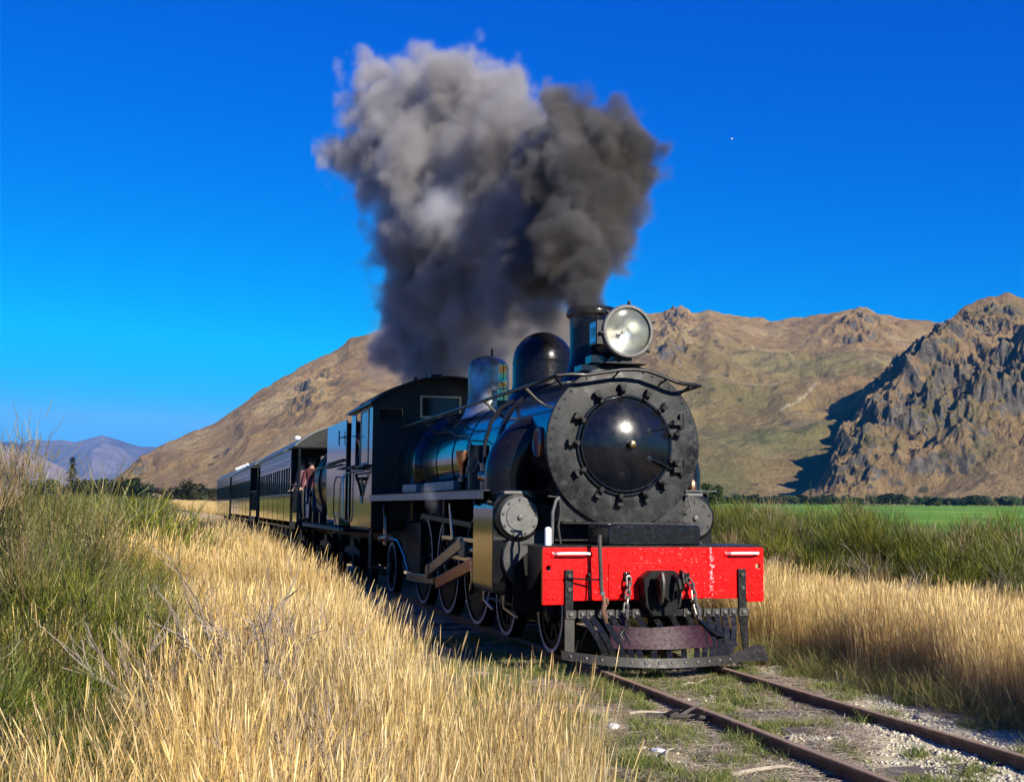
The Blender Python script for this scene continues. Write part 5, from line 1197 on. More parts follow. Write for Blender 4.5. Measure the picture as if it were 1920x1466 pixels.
def leaf_mat(name, transl=.35, rough=.6, spec=.3, inst=True):
    m = bpy.data.materials.new(name); m.use_nodes = True; nt = m.node_tree; nt.nodes.clear()
    o = nt.nodes.new('ShaderNodeOutputMaterial'); a = N(nt, 'ShaderNodeAttribute', attribute_name='tone'); c = a.outputs[0]
    if not inst:
        oi = nt.nodes.new('ShaderNodeObjectInfo'); c = mixc(nt, 1.0, c, ramp(nt, oi.outputs['Random'], [(0, (.70, .72, .7)), (.35, (1.05, .95, .8)), (.65, (.82, .95, .9)), (1, (1.22, 1.12, 1.0))]), 'MULTIPLY')
    if inst:
        b = N(nt, 'ShaderNodeAttribute', attribute_name='tint'); b.attribute_type = 'INSTANCER'; c = mixc(nt, 1.0, c, b.outputs[0], 'MULTIPLY')
    p = nt.nodes.new('ShaderNodeBsdfPrincipled'); nt.links.new(c, p.inputs['Base Color']); p.inputs['Roughness'].default_value = rough; p.inputs['Specular IOR Level'].default_value = spec
    t = nt.nodes.new('ShaderNodeBsdfTranslucent'); nt.links.new(c, t.inputs[0]); mx = nt.nodes.new('ShaderNodeMixShader'); mx.inputs[0].default_value = transl
    nt.links.new(p.outputs[0], mx.inputs[1]); nt.links.new(t.outputs[0], mx.inputs[2]); nt.links.new(mx.outputs[0], o.inputs['Surface']); return m
_gid = [0]
def scatter(name, tpls, P, rot, scl, pick, tint, m, solid=None):
    """one object holding its own template tufts plus loose points; geometry nodes set a tuft on every point"""
    me = bpy.data.meshes.new(name); V = [np.asarray(P, np.float32)]; tid = [np.full(len(P), -1, np.int32)]; F = []; C = [np.ones((len(P), 3), np.float32)]; off = len(P)
    for k, t in enumerate(tpls):
        v = np.array(t.v, np.float32); V.append(v); tid.append(np.full(len(v), k, np.int32)); C.append(np.array(t.c, np.float32)); F += [tuple(i+off for i in f) for f in t.f]; off += len(v)
    V = np.concatenate(V); tid = np.concatenate(tid); C = np.concatenate(C)
    ls = np.array([len(f) for f in F], np.int32); fl = np.concatenate([np.array(f, np.int32) for f in F])
    me.vertices.add(len(V)); me.vertices.foreach_set('co', V.ravel()); me.loops.add(len(fl)); me.loops.foreach_set('vertex_index', fl)
    me.polygons.add(len(F)); me.polygons.foreach_set('loop_start', np.concatenate([[0], np.cumsum(ls)[:-1]]).astype(np.int32)); me.polygons.foreach_set('loop_total', ls); me.update(calc_edges=True)
    n = len(P); N_ = len(V)
    def att(nm, ty, arr, w_):
        a = me.attributes.new(nm, ty, 'POINT'); full = np.zeros((N_, w_), np.float32 if ty != 'INT' else np.int32)
        full[:n] = np.asarray(arr).reshape(n, w_); return a, full
    a = me.attributes.new('tid', 'INT', 'POINT'); a.data.foreach_set('value', tid)
    a, f = att('rot', 'FLOAT_VECTOR', rot, 3); a.data.foreach_set('vector', f.ravel())
    a, f = att('scl', 'FLOAT_VECTOR', scl, 3); a.data.foreach_set('vector', f.ravel())
    a, f = att('pick', 'INT', pick, 1); a.data.foreach_set('value', f.ravel())
    a, f = att('tint', 'FLOAT_VECTOR', tint, 3); a.data.foreach_set('vector', f.ravel())
    a = me.color_attributes.new('tone', 'FLOAT_COLOR', 'POINT'); c = np.ones((N_, 4), np.float32); c[:, :3] = C; a.data.foreach_set('color', c.ravel())
    me.materials.append(m); o = link(name, me); o['kind'] = 'stuff'
    g = bpy.data.node_groups.new(name+'_set', 'GeometryNodeTree'); g.interface.new_socket('Geometry', in_out='INPUT', socket_type='NodeSocketGeometry'); g.interface.new_socket('Geometry', in_out='OUTPUT', socket_type='NodeSocketGeometry')
    nn = g.nodes; l = g.links; gi = nn.new('NodeGroupInput'); go = nn.new('NodeGroupOutput')
    def na(nm, ty): x = nn.new('GeometryNodeInputNamedAttribute'); x.data_type = ty; x.inputs[0].default_value = nm; return x.outputs[0]
    cmp_ = nn.new('FunctionNodeCompare'); cmp_.data_type = 'INT'; cmp_.operation = 'LESS_THAN'
    ti = na('tid', 'INT'); l.new(ti, cmp_.inputs[2]); cmp_.inputs[3].default_value = 0
    sg = nn.new('GeometryNodeSeparateGeometry'); sg.domain = 'POINT'; l.new(gi.outputs[0], sg.inputs[0]); l.new(cmp_.outputs[0], sg.inputs[1])
    sp = nn.new('GeometryNodeSplitToInstances'); sp.domain = 'POINT'; l.new(sg.outputs[1], sp.inputs[0]); l.new(ti, sp.inputs['Group ID'])
    ip = nn.new('GeometryNodeInstanceOnPoints'); l.new(sg.outputs[0], ip.inputs['Points']); l.new(sp.outputs[0], ip.inputs['Instance']); ip.inputs['Pick Instance'].default_value = True
    l.new(na('pick', 'INT'), ip.inputs['Instance Index']); e2r = nn.new('FunctionNodeEulerToRotation'); l.new(na('rot', 'FLOAT_VECTOR'), e2r.inputs[0]); l.new(e2r.outputs[0], ip.inputs['Rotation']); l.new(na('scl', 'FLOAT_VECTOR'), ip.inputs['Scale'])
    l.new(ip.outputs[0], go.inputs[0]); md = o.modifiers.new('set', 'NODES'); md.node_group = g
    return o
def pts_in(n, x0, x1, y0, y1, keep): 
    x = rng.uniform(x0, x1, n*3); y = rng.uniform(y0, y1, n*3); k = keep(x, y); x, y = x[k][:n], y[k][:n]
    return x, y
def tints(n, lo, hi): k = rng.uniform(lo, hi, n); return np.stack([k*rng.uniform(.95, 1.05, n), k, k*rng.uniform(.88, 1.08, n)], 1)
gm = leaf_mat('dry_grass_blades', .30, .55, .35)
STRAW = [(.66, .47, .19), (.58, .39, .13), (.76, .59, .29), (.32, .20, .06), (.64, .49, .24)]
PALE_S = [(.66, .53, .30), (.60, .47, .26), (.52, .40, .22)]
tall = [grass_tuft(84, .86, .14, .075, STRAW, .0023, True, 100+i) for i in range(6)]
thin = [grass_tuft(70, .60, .16, .16, PALE_S+STRAW, .0022, False, 200+i, .25) for i in range(3)]
matted = [grass_tuft(40, .42, .20, .5, [(.40, .30, .14), (.30, .24, .10), (.50, .38, .18)], .0042, False, 300+i, .5) for i in range(3)]
def edge_l(y): return -2.62+.16*np.sin(y*.7)+.12*np.sin(y*2.3+1)-np.clip(-y-4.6, 0, 4)*.15
def camd(x, y): return np.hypot(x+4.29, y+10.24)
# broom zones on the left (bushes stand here, the tall grass stays out)
LB = [(at(px, py, 'z', -.2)[:2], r) for px, py, r in ((20, 1330, .8), (60, 1250, 1.0), (-60, 1260, 1.3), (110, 1190, 1.0), (10, 1160, 1.4), (200, 1130, 1.0), (110, 1110, 1.6))]
def dens_left(x, y):
    k = (x < edge_l(y)) & (camd(x, y) > 1.6)
    nb = fbm(x*.5, y*.5, x*0+6, 3)
    az0 = np.arctan2(x+4.29, y+10.24); thin_ = np.clip((.055-az0)/.08, 0, 1)*np.clip((12-camd(x, y))/3, 0, 1)
    return k & (rng.uniform(0, 1, len(x)) < (.85+.5*nb)*(1-.80*thin_)) & (x > -4.29+(y+10.24)*-.125-1.6-nb*1.0)
x, y = pts_in(12500, -9, -1.9, -9.4, 26, dens_left)
z = ground_z(x, y)-.02; n = len(x)
az_ = np.arctan2(x+4.29, y+10.24); dd = camd(x, y)
foreg = np.clip((9.0-dd)/5, 0, 1)*np.clip((.16-az_)/.15, 0, 1)
rot = np.stack([rng.normal(0, .07, n)+.05*foreg, rng.normal(0, .07, n)+.34*foreg, rng.uniform(0, 6.28, n)], 1)
# lean is set before the spin so that whole areas lean one way
hs_ = (1.10+.30*fbm(x*.35, y*.35, x*0, 3))*rng.uniform(.82, 1.16, n)*(1-.12*np.exp(-((x-edge_l(y))/.3)**2)); hs_ = hs_*np.where(y > 3, 1.05, .92)
pk = rng.integers(0, 6, n); pk = np.where(rng.uniform(0, 1, n) < .15, rng.integers(6, 9, n), pk)
nn_ = fbm(x*.8, y*.8, x*0+2, 3); ti_ = tints(n, .62, 1.22)*np.stack([1+.28*nn_, 1+.20*nn_, 1+.05*nn_], 1)
scatter('tall_dry_grass', tall+thin, np.stack([x, y, z], 1), rot, np.stack([hs_*.95, hs_*.95, hs_], 1), pk, ti_, gm)
def dens_right(x, y):
    ed = 1.62+.22*np.sin(y*.9+2)+.10*np.sin(y*3.1)
    return (x > ed) & (x < 5.2+.6*np.sin(y)) & (rng.uniform(0, 1, len(x)) < .9)
x, y = pts_in(7600, 1.4, 5.8, -7, 16, dens_right); z = ground_z(x, y)-.02; n = len(x)
hs_ = (.92+.22*fbm(x*.5, y*.5, x*0+4, 3))*rng.uniform(.8, 1.15, n)*np.where(x > 3.6, .85, 1)
rot = np.stack([rng.normal(0, .06, n), rng.normal(0, .06, n)-.05, rng.uniform(0, 6.28, n)], 1)
pk = rng.integers(0, 6, n); ti_ = tints(n, .66, 1.22)
scatter('tall_dry_grass', tall+thin, np.stack([x, y, z], 1), rot, np.stack([hs_, hs_, hs_], 1), pk, ti_, gm)
# matted olive undergrowth on the left bank and along the foot of both grass belts
x, y = pts_in(2600, -8, -2.2, -9, 14, lambda x, y: (x < edge_l(y)+.1) & ((x < -3.9) | (rng.uniform(0, 1, len(x)) < .25)) & (camd(x, y) > 1.6)); n = len(x)
OL = [grass_tuft(44, .45, .22, .42, [(.20, .22, .06), (.32, .26, .10), (.42, .32, .14), (.16, .20, .05)], .004, False, 330+i, .5) for i in range(3)]
ti_ = tints(n, .7, 1.2); s_ = rng.uniform(.8, 1.5, n)
scatter('matted_undergrowth', OL, np.stack([x, y, ground_z(x, y)-.01], 1), np.stack([rng.normal(0, .15, n), rng.normal(0, .15, n), rng.uniform(0, 6.28, n)], 1), np.stack([s_, s_, s_], 1), rng.integers(0, 3, n), ti_, gm)
x, y = pts_in(1500, 1.3, 2.6, -7, 10, lambda x, y: rng.uniform(0, 1, len(x)) < .8); n = len(x); s_ = rng.uniform(.4, .9, n)
scatter('matted_undergrowth', OL, np.stack([x, y, ground_z(x, y)-.01], 1), np.stack([rng.normal(0, .15, n), rng.normal(0, .15, n), rng.uniform(0, 6.28, n)], 1), np.stack([s_, s_, s_*.9], 1), rng.integers(0, 3, n), tints(n, .6, 1.1), gm)
# farther grass beside the line
fart = [grass_tuft(60, .7, .5, .1, STRAW, .014, False, 400+i) for i in range(3)]
x, y = pts_in(5200, -22, 9, 24, 190, lambda x, y: ((x-track_x(y) > 2.0) | (x-track_x(y) < -3.6)) & (np.abs(x-track_x(y)) < 4.8+.02*y)); n = len(x); s_ = rng.uniform(.7, 1.2, n)*(1+np.clip(y-60, 0, 100)*.004)
scatter('lineside_dry_grass', fart, np.stack([x, y, ground_z(x, y)-.02], 1), np.stack([x*0, x*0, rng.uniform(0, 6.28, n)], 1), np.stack([s_, s_, s_], 1), rng.integers(0, 3, n), tints(n, .8, 1.15), gm)
# ---- short green grass, straw litter and stones between and beside the rails
GRN = [(.13, .18, .03), (.19, .22, .05), (.10, .13, .03), (.30, .28, .10)]
short = [grass_tuft(34, .075, .055, .55, GRN, .0042, False, 500+i, .6) for i in range(4)]
def keep_short(x, y):
    n1 = fbm(x*2.2, y*2.2, x*0+9, 4)*1.2; gravel_zone = np.clip((x+.6)*.45+(-y-2.2)*.30, 0, 1.2)
    return (n1 > .0+.45*gravel_zone) & (np.abs(np.abs(x)-.5665) > .045)
x, y = pts_in(7600, -3.0, 2.6, -9.5, 3.5, keep_short); n = len(x); s_ = rng.uniform(.35, 1.25, n)
scatter('short_green_grass', short, np.stack([x, y, ground_z(x, y)-.004], 1), np.stack([rng.normal(0, .2, n), rng.normal(0, .2, n), rng.uniform(0, 6.28, n)], 1), np.stack([s_, s_, s_], 1), rng.integers(0, 4, n), tints(n, .7, 1.3), gm)
def litter(seed):
    random.seed(seed); t = TB()
    for i in range(26):
        a = random.uniform(0, 6.28); p = Vector((random.uniform(-.1, .1), random.uniform(-.1, .1), random.uniform(.004, .02))); d = Vector((math.cos(a), math.sin(a), random.uniform(-.06, .12)))*random.uniform(.03, .13)
        t.ribbon([p, p+d*.5+Vector((0, 0, .006)), p+d], [.003, .0035, .002], (-math.sin(a), math.cos(a), .3), rndc(random.choice([(.50, .42, .30), (.40, .33, .24), (.60, .52, .38), (.30, .24, .17)]), .2))
    return t
x, y = pts_in(8500, -3.0, 2.4, -9.5, 3.0, lambda x, y: fbm(x*1.1, y*1.1, x*0+3, 3) > -.25+.6*np.clip((x+.7)*.5+(-y-2.4)*.30, 0, 1)); n = len(x); s_ = rng.uniform(.7, 1.3, n)
scatter('straw_litter', [litter(600+i) for i in range(4)], np.stack([x, y, ground_z(x, y)], 1), np.stack([x*0, x*0, rng.uniform(0, 6.28, n)], 1), np.stack([s_, s_, s_], 1), rng.integers(0, 4, n), tints(n, .7, 1.25), gm)
def stone(seed):
    random.seed(seed); t = TB(); bm = bmesh.new(); bmesh.ops.create_icosphere(bm, subdivisions=1, radius=1)
    for v in bm.verts: v.co = v.co*random.uniform(.7, 1.15); v.co.z *= .62
    t.v = [tuple(v.co) for v in bm.verts]; t.f = [tuple(v.index for v in f.verts) for f in bm.faces]; t.c = [(1, 1, 1)]*len(t.v); bm.free(); return t
sm2 = bpy.data.materials.new('pale_ballast_stone'); sm2.use_nodes = True; nt = sm2.node_tree; b = nt.nodes['Principled BSDF']; a_ = N(nt, 'ShaderNodeAttribute', attribute_name='tint'); a_.attribute_type = 'INSTANCER'
nt.links.new(mixc(nt, 1.0, ramp(nt, tex(nt, 1.4, 4, .6), [(.3, .75), (.7, 1.2)]), a_.outputs[0], 'MULTIPLY'), b.inputs['Base Color']); b.inputs['Roughness'].default_value = .9
def keep_st(x, y):
    n1 = fbm(x*1.1+4, y*1.1, x*0+5, 3); gz = np.clip((x+.7)*.5+(-y-2.4)*.30, -.2, 1); return (rng.uniform(0, 1, len(x)) < np.clip(.20+gz*1.3+n1*.5, .02, 1))
x, y = pts_in(42000, -2.6, 2.5, -9.5, 2.0, keep_st); n = len(x); s_ = rng.uniform(.006, .0165, n)*np.where(rng.uniform(0, 1, n) < .05, 1.6, 1)
k_ = rng.uniform(.55, 1.25, n); stn = np.stack([.46*k_, .415*k_, .315*k_], 1)
scatter('ballast_gravel', [stone(700+i) for i in range(5)], np.stack([x, y, ground_z(x, y)+s_*.2], 1), rng.uniform(0, 6.28, (n, 3))*np.array([.15, .15, 1]), np.stack([s_, s_, s_], 1), rng.integers(0, 5, n), stn, sm2)

# ---- broom bushes: each its own object
bm_ = leaf_mat('broom_stems', .14, .5, .4, inst=False)
GR = [(.105, .122, .010), (.066, .085, .009), (.180, .188, .020), (.030, .040, .007)]
OLV = [(.135, .135, .040), (.085, .095, .030), (.20, .175, .075)]
bushes = [tb_mesh(clump_bush(1.58, .80, 46, 125, GR, 800+i, .19, .0046), 'broom_bush', bm_) for i in range(5)]
bush_far = [tb_mesh(clump_bush(1.62, 1.1, 34, 34, GR+OLV[:1], 820+i, .34, .018, .08, crad=.32), 'broom_bush_far', bm_) for i in range(3)]
olive = tb_mesh(clump_bush(2.0, .75, 60, 100, OLV, 840, .15, .0046, .16, (.16, .12, .08), .19), 'olive_shrub', bm_)
lowb = tb_mesh(clump_bush(.80, .8, 46, 70, GR+OLV+[(.30, .24, .12)], 841, .17, .005, .15, crad=.18), 'low_green_bush', bm_)
def plant(name, me, x, y, s, label, cat, group=None, sz=1.0, lean=0):
    o = link(name, me, loc=(x, y, float(ground_z(x, y))-.03), rot=(random.uniform(-.05, .05)+lean, random.uniform(-.05, .05), random.uniform(0, 6.28)), scale=(s, s, s*sz))
    tag(o, label, cat, group); return o
random.seed(31)
def gp(px, d):
    """spot on the ground at distance d in the direction of photo column px"""
    h, _ = ray(px, 1000); return CAM_POS[0]+h[0]*d, CAM_POS[1]+h[1]*d
for px, d, s, sz, k, lab in ((205, 7.6, .80, 1.05, 0, 'bright green broom bush with tall whips at the left, beside the dry grass'),
                             (135, 8.6, .92, 1.0, 1, 'green broom bush behind the tallest whips, left of the grass bank'),
                             (30, 7.2, .82, .92, 2, 'dense green broom bush at the left edge, below the olive shrub'),
                             (-50, 6.0, .85, .85, 3, 'green broom bush cut by the left edge of the view'),
                             (95, 6.4, .62, .80, 0, 'small dark green broom bush in front of the left thicket'),
                             (260, 11.5, .80, .95, 1, 'green broom bush at the right end of the left thicket, near the bare stems'),
                             (325, 17.0, .86, .95, 2, 'rounded green broom bush nearest the train in the left thicket'),
                             (180, 12.5, 1.0, 1.0, 3, 'broad green broom bush in the middle of the left thicket'),
                             (60, 11.0, 1.02, 1.0, 1, 'tall green broom bush behind the olive shrub on the left'),
                             (-20, 9.5, 1.05, 1.0, 0, 'tall green broom bush behind the thicket at the left edge')):
    x, y = gp(px, d); plant('broom_bush', bushes[k], x, y, s, lab, 'bush', None, sz)
x, y = gp(62, 8.6); plant('olive_shrub', olive, x, y, 1.0, 'tall olive grey shrub with a twiggy crown standing above the left thicket', 'shrub', sz=1.16)
x, y = gp(5, 9.6); plant('olive_shrub', olive, x, y, 1.0, 'second olive shrub at the extreme left with thin upright tips', 'shrub', sz=.92)
for px, d, s, lab in ((230, 5.0, .55, 'low brown green bush in the tangled grass right of the corner bush'), (120, 5.9, .80, 'low dense bush below the left thicket'), (265, 6.6, .62, 'low olive bush at the inner edge of the dry grass'), (70, 4.2, .75, 'low green bush in the bottom left corner'), (15, 4.9, .8, 'low green bush at the left edge above the corner one'), (165, 4.7, .55, 'small low green bush right of the corner bush, half hidden in straw'), (360, 5.6, .42, 'dark green tussock in the middle of the tangled dry grass')):
    x, y = gp(px, d); plant('low_bush', lowb, x, y, s, lab, 'bush')
gl_ = 'broom bushes far out in the left thicket'; gr_ = 'broom bushes in the hedge right of the line'
for i in range(95):
    px = random.uniform(-60, 322); d = random.uniform(15, 34) if i < 40 else random.uniform(34, 120)
    if px > 270 and d < 22: continue
    x, y = gp(px, d)
    if x > track_x(y)-4.2: continue
    plant('broom_bush', bush_far[i % 3], x, y, random.uniform(.85, 1.05)*(1+d*.0012), 'green broom bush in the wide thicket beyond the olive shrub', 'bush', gl_)
for i in range(96):
    y = random.uniform(-3.5, 15) if i < 74 else random.uniform(12, 30); x = 5.3+random.uniform(0, 3.0)+(.8 if y < 0 else 0)
    s = random.uniform(.90, 1.12) if y < 7 else random.uniform(1.0, 1.2)
    plant('broom_bush', bushes[i % 5], x, y, s, 'green broom bush in the dense hedge between dry grass and green field', 'bush', gr_)

# ---- dead grey shrubs
dm_ = paint('weathered_twig', (.22, .175, .14), .85, var=.35, scale=12)
def dead_shrub(h, seed, depth=5, sp=.55, n0=4):
    random.seed(seed); mb = MB()
    def grow(p, d, L_, r, k):
        pts = [p]; q = p; dd_ = d
        for _ in range(3): dd_ = (dd_+Vector((random.gauss(0, .14), random.gauss(0, .14), random.gauss(.04, .08)))).normalized(); q = q+dd_*L_/3; pts.append(q)
        mb.tube(pts, [r, r*.85, r*.7, r*.55], 4 if k < 3 else 3, False)
        if k >= depth: return
        for _ in range(3 if k < 2 else random.choice((2, 3, 3))):
            o = Vector((random.gauss(0, 1), random.gauss(0, 1), random.gauss(.25, .5))).normalized()
            j = random.choice((1, 2, 3, 3)); grow(pts[j], (dd_+o*sp).normalized(), L_*random.uniform(.62, .85), r*.64, k+1)
    for i in range(n0):
        a = random.uniform(0, 6.28); grow(Vector((random.gauss(0, .04), random.gauss(0, .04), 0)), Vector((math.cos(a)*.45, math.sin(a)*.45, 1)).normalized(), h*.36, .013, 0)
    return mb.mesh('dead_shrub', dm_, smooth=0)
dsm = [dead_shrub(1.0, 900+i, 4) for i in range(3)]
for px, d, s, lab in ((470, 6.4, 1.42, 'large dead grey shrub rising out of the golden grass left of the train'), (560, 7.0, 1.05, 'thin bare grey shrub leaning over the grass nearer the wheels'), (262, 10.5, 1.15, 'bare silver stem shrub at the right side of the left thicket'),
                      (290, 9.6, 1.05, 'brown dead shrub between the thicket and the golden grass'), (345, 11.0, .95, 'dark bare twigs close to the shaded grass by the last carriages'), (130, 5.5, .55, 'pale dry branching weed in front of the left bushes'), (500, 4.9, .95, 'dead grey weed low in the grass bank with a bleached stalk'), (30, 5.8, .8, 'grey dead twigs at the left edge among green stems')):
    x, y = gp(px, d); random.seed(int(px)); o = link('dead_shrub', dsm[int(px) % 3], loc=(x, y, float(ground_z(x, y))), rot=(0, 0, random.uniform(0, 6.28)), scale=(s, s, s)); tag(o, lab, 'shrub')
random.seed(77)
for i in range(16):
    y = -3.2+i*.95+random.uniform(-.3, .3); x = 4.7+random.uniform(-.4, .6); s = random.uniform(.9, 1.25)
    o = link('dead_shrub', dsm[i % 3], loc=(x, y, float(ground_z(x, y))), rot=(0, 0, random.uniform(0, 6.28)), scale=(s, s, s)); tag(o, 'pale dead weed standing between the right hand grass and the broom hedge', 'shrub', 'dead weeds along the foot of the hedge')

# ---- trees far away
def tree_mesh(kind, seed):
    random.seed(seed); t = TB(); H = 1.0
    if kind == 'conifer':
        for i in range(900):
            q = random.random()**.8; z = .08+.92*q; r = .28*(1-q)**.85*random.uniform(.3, 1.0)*(.75+.35*math.sin(q*46)); a = random.uniform(0, 6.28); p = Vector((r*math.cos(a), r*math.sin(a), z-.10*r))
            d = Vector((math.cos(a), math.sin(a), -.25))*.06; s = Vector((-math.sin(a), math.cos(a), 0)); t.ribbon([p, p+d], [.035, .012], s, rndc((.030, .045, .022), .4))
    else:
        cl = [(random.gauss(0, .16), random.gauss(0, .16), random.uniform(.30, .82), random.uniform(.12, .22)) for _ in range(13)]
        for i in range(1100):
            c = random.choice(cl); v = Vector((random.gauss(0, 1), random.gauss(0, 1), random.gauss(0, 1))).normalized()*c[3]*random.uniform(.55, 1.05); p = Vector(c[:3])+v; p.z = max(.06, min(1, p.z))
            d = Vector((random.gauss(0, 1), random.gauss(0, 1), random.gauss(.4, 1))).normalized()*.045; s = d.orthogonal().normalized(); base = {'dark': (.035, .055, .022), 'mid': (.06, .085, .03), 'brown': (.12, .10, .05)}[kind]
            t.ribbon([p-d, p+d], [.045, .03], s, rndc(base, .45))
    return t
tkm = paint('bark', (.10, .08, .06), .9)
tm_ = {k: [tb_mesh(tree_mesh(k, 1000+i*7+len(k)), 'crown_'+k, bm_) for i in range(2)] for k in ('conifer', 'dark', 'mid', 'brown')}
trunk_me = MB().tube([(0, 0, -.03), (.01, 0, .2), (0, .01, .55)], [.028, .022, .010], 7).mesh('trunk', tkm)
def tree(kind, px, d, h, w, label, group=None, k=0, zoff=0):
    x, y = gp(px, d); h = h*(.78 if px < 345 and d > 200 else 1); e = empty('tree', (x, y, float(ground_z(x, y))-.2+zoff), random.uniform(0, 6.28), label, 'tree', group); 
    c = link('crown', tm_[kind][k % 2], e, scale=(w*2.2, w*2.2, h)); link('trunk', trunk_me, e, scale=(h, h, h)); return e
random.seed(55)
tree('conifer', 130, 150, 6.4, 2.6, 'tall dark conifer alone above the left thicket, in front of the blue mountains')
for i, (px, d, h, w, kd) in enumerate([(70, 330, 7.5, 5, 'dark'), (95, 320, 8, 4, 'mid'), (148, 300, 8, 4.5, 'dark'), (165, 320, 8.5, 5, 'dark'), (182, 330, 7.5, 4, 'conifer'), (198, 340, 7.5, 4, 'dark'), (206, 330, 8, 3, 'conifer'), (215, 335, 8.5, 4, 'dark'), (224, 330, 9, 3.4, 'conifer'), (233, 340, 9.5, 4.4, 'dark'), (243, 335, 8.5, 4.5, 'dark'), (252, 345, 7.5, 3.4, 'conifer'), (262, 360, 5, 4, 'brown'), (275, 370, 5.5, 5, 'brown'), (290, 380, 4.8, 5, 'brown'), (305, 380, 4.8, 5, 'mid'), (320, 380, 4.5, 5, 'brown')]):
    tree(kd, px, d, h, w, 'dark tree in the small wood on the plain at the left, below the hill', 'trees of the small wood on the left plain', i)
tree('dark', 343, 290, 8.0, 3.8, 'round dark tree alone just left of the last carriage')
for i in range(9):
    tree(('brown', 'mid')[i % 2], 352+i*9, 330+i*6, 4.6, 4.5, 'low brown bush-like tree in the row beyond the last carriage', 'low trees behind the last carriage', i)
px = 1322; i = 0
while px < 1935:
    kd = random.choice(('dark', 'dark', 'mid', 'conifer', 'dark')); h = random.uniform(4.2, 6.6)*(1.15 if 1380 < px < 1420 or 1640 < px < 1700 else 1); i += 1
    tree(kd, px, random.uniform(640, 700), h, random.uniform(3.0, 5.0), 'dark tree in the long shelter belt between green field and hill', 'trees of the shelter belt beyond the field', i); px += random.uniform(5.5, 9.5)
tree('conifer', 1521, 660, 13.5, 3.4, 'tallest pointed conifer of the shelter belt, left of a second thin one'); tree('conifer', 1546, 660, 12.0, 2.2, 'thin pointed conifer just right of the tallest one in the shelter belt')
tree('mid', 1338, 240, 6.0, 3.0, 'small rounded tree behind the right cylinder of the locomotive')

# ---- sticks, stones and scraps beside the rails
wood_w = paint('bleached_wood', (.34, .29, .22), .85, var=.25, scale=14, bmp=.5); wood_d = paint('charred_wood', (.06, .05, .045), .8, var=.4, bmp=.6); paper = paint('white_scrap', (.70, .69, .66), .7, var=.08, scale=9)
def stick(px, py, L_, az, r, m, label, cat='stick', kinks=4, fork=False, lift=.03, seed=0):
    random.seed(seed+int(px)); p = at(px, py, 'z', -.10); mb = MB(); q = Vector((0, 0, r*.8)); a = R(az); pts = [q]
    for k in range(kinks):
        a += random.uniform(-.35, .35); q = q+Vector((math.cos(a), math.sin(a), 0))*L_/kinks; q.z = r*.8+random.uniform(0, lift); pts.append(q.copy())
    mb.tube(pts, [r*(1-.6*k/kinks) for k in range(kinks+1)], 7)
    if fork:
        for j in (1, 2, 3):
            b = a+random.choice((-1, 1))*random.uniform(.6, 1.2); e = pts[j]+Vector((math.cos(b), math.sin(b), .35))*L_*.3; mb.tube([pts[j], (pts[j]+e)/2+Vector((0, 0, .01)), e], [r*.6, r*.45, r*.2], 6)
    o = mb.build(label.split()[0] and 'stick', m, None, off=(0, 0, 0)); o.location = (p[0], p[1], float(ground_z(p[0], p[1]))+.005); tag(o, label, cat); return o
stick(1212, 1352, .62, -48, .026, wood_d, 'charred forked branch lying left of the near rail', 'branch', 5, True, .06)
stick(1245, 1440, .46, 60, .013, wood_w, 'bleached grey stick pointing at the near rail, below the charred branch')
stick(1370, 1458, .50, 12, .018, wood_w, 'thick bleached stick at the bottom edge left of the near rail')
stick(1275, 1297, .46, 20, .013, wood_w, 'long pale twig between the rails just in front of the engine')
stick(1480, 1395, .40, 30, .012, wood_w, 'thin pale twig between the rails in the middle of the view')
stick(1180, 1345, .34, -5, .012, wood_w, 'pale stick half hidden in green grass left of the near rail')
stick(1440, 1255, .34, -25, .012, wood_w, 'small pale twig lying beyond the far rail near the plough wing')
stick(1560, 1302, .36, 25, .013, wood_w, 'pale curved twig beyond the far rail below the tall grass')
stick(1700, 1318, .55, 4, .008, wood_w, 'thin straight twig at the foot of the right hand grass')
for px, py, h, lab in ((1489, 1245, .17, 'short bleached upright stub by the plough wing'), (1568, 1287, .13, 'left one of two short upright stubs at the foot of the right hand grass'), (1696, 1300, .15, 'right one of two short upright stubs at the foot of the right hand grass')):
    p = at(px, py, 'z', -.12); o = MB().tube([(0, 0, -.02), (.015, 0, h*.5), (.0, .01, h)], [.012, .010, .005], 7).build('wood_stub', wood_w, None, off=(0, 0, 0)); o.location = (p[0], p[1], float(ground_z(p[0], p[1]))); tag(o, lab, 'stub')
def scrap(px, py, sx, sy, sz, m, name, label, cat, seed):
    random.seed(seed); bm = bmesh.new(); bmesh.ops.create_icosphere(bm, subdivisions=2, radius=1)
    for v in bm.verts: v.co = Vector((v.co.x*sx, v.co.y*sy, v.co.z*sz))*random.uniform(.82, 1.15)
    me = bpy.data.meshes.new(name); bm.to_mesh(me); bm.free(); me.materials.append(m); p = at(px, py, 'z', -.1); o = link(name, me, loc=(p[0], p[1], float(ground_z(p[0], p[1]))+sz*.4), rot=(0, 0, random.uniform(0, 3))); tag(o, label, cat)
scrap(1104, 1368, .07, .035, .018, paper, 'white_scrap', 'smaller flat white scrap at the edge of the golden grass', 'scrap', 1)
scrap(1150, 1367, .085, .045, .028, paper, 'white_scrap', 'larger bright white scrap left of the near rail', 'scrap', 2)
scrap(1236, 1413, .065, .035, .022, paper, 'white_scrap', 'white scrap lying below the charred branch', 'scrap', 3)
scrap(1402, 1360, .10, .05, .022, wood_w, 'flat_stone', 'flat pale stone against the inside of the near rail', 'stone', 4)
scrap(1730, 1352, .12, .06, .025, wood_w, 'flat_stone', 'flat pale stone beyond the far rail at the right', 'stone', 5)
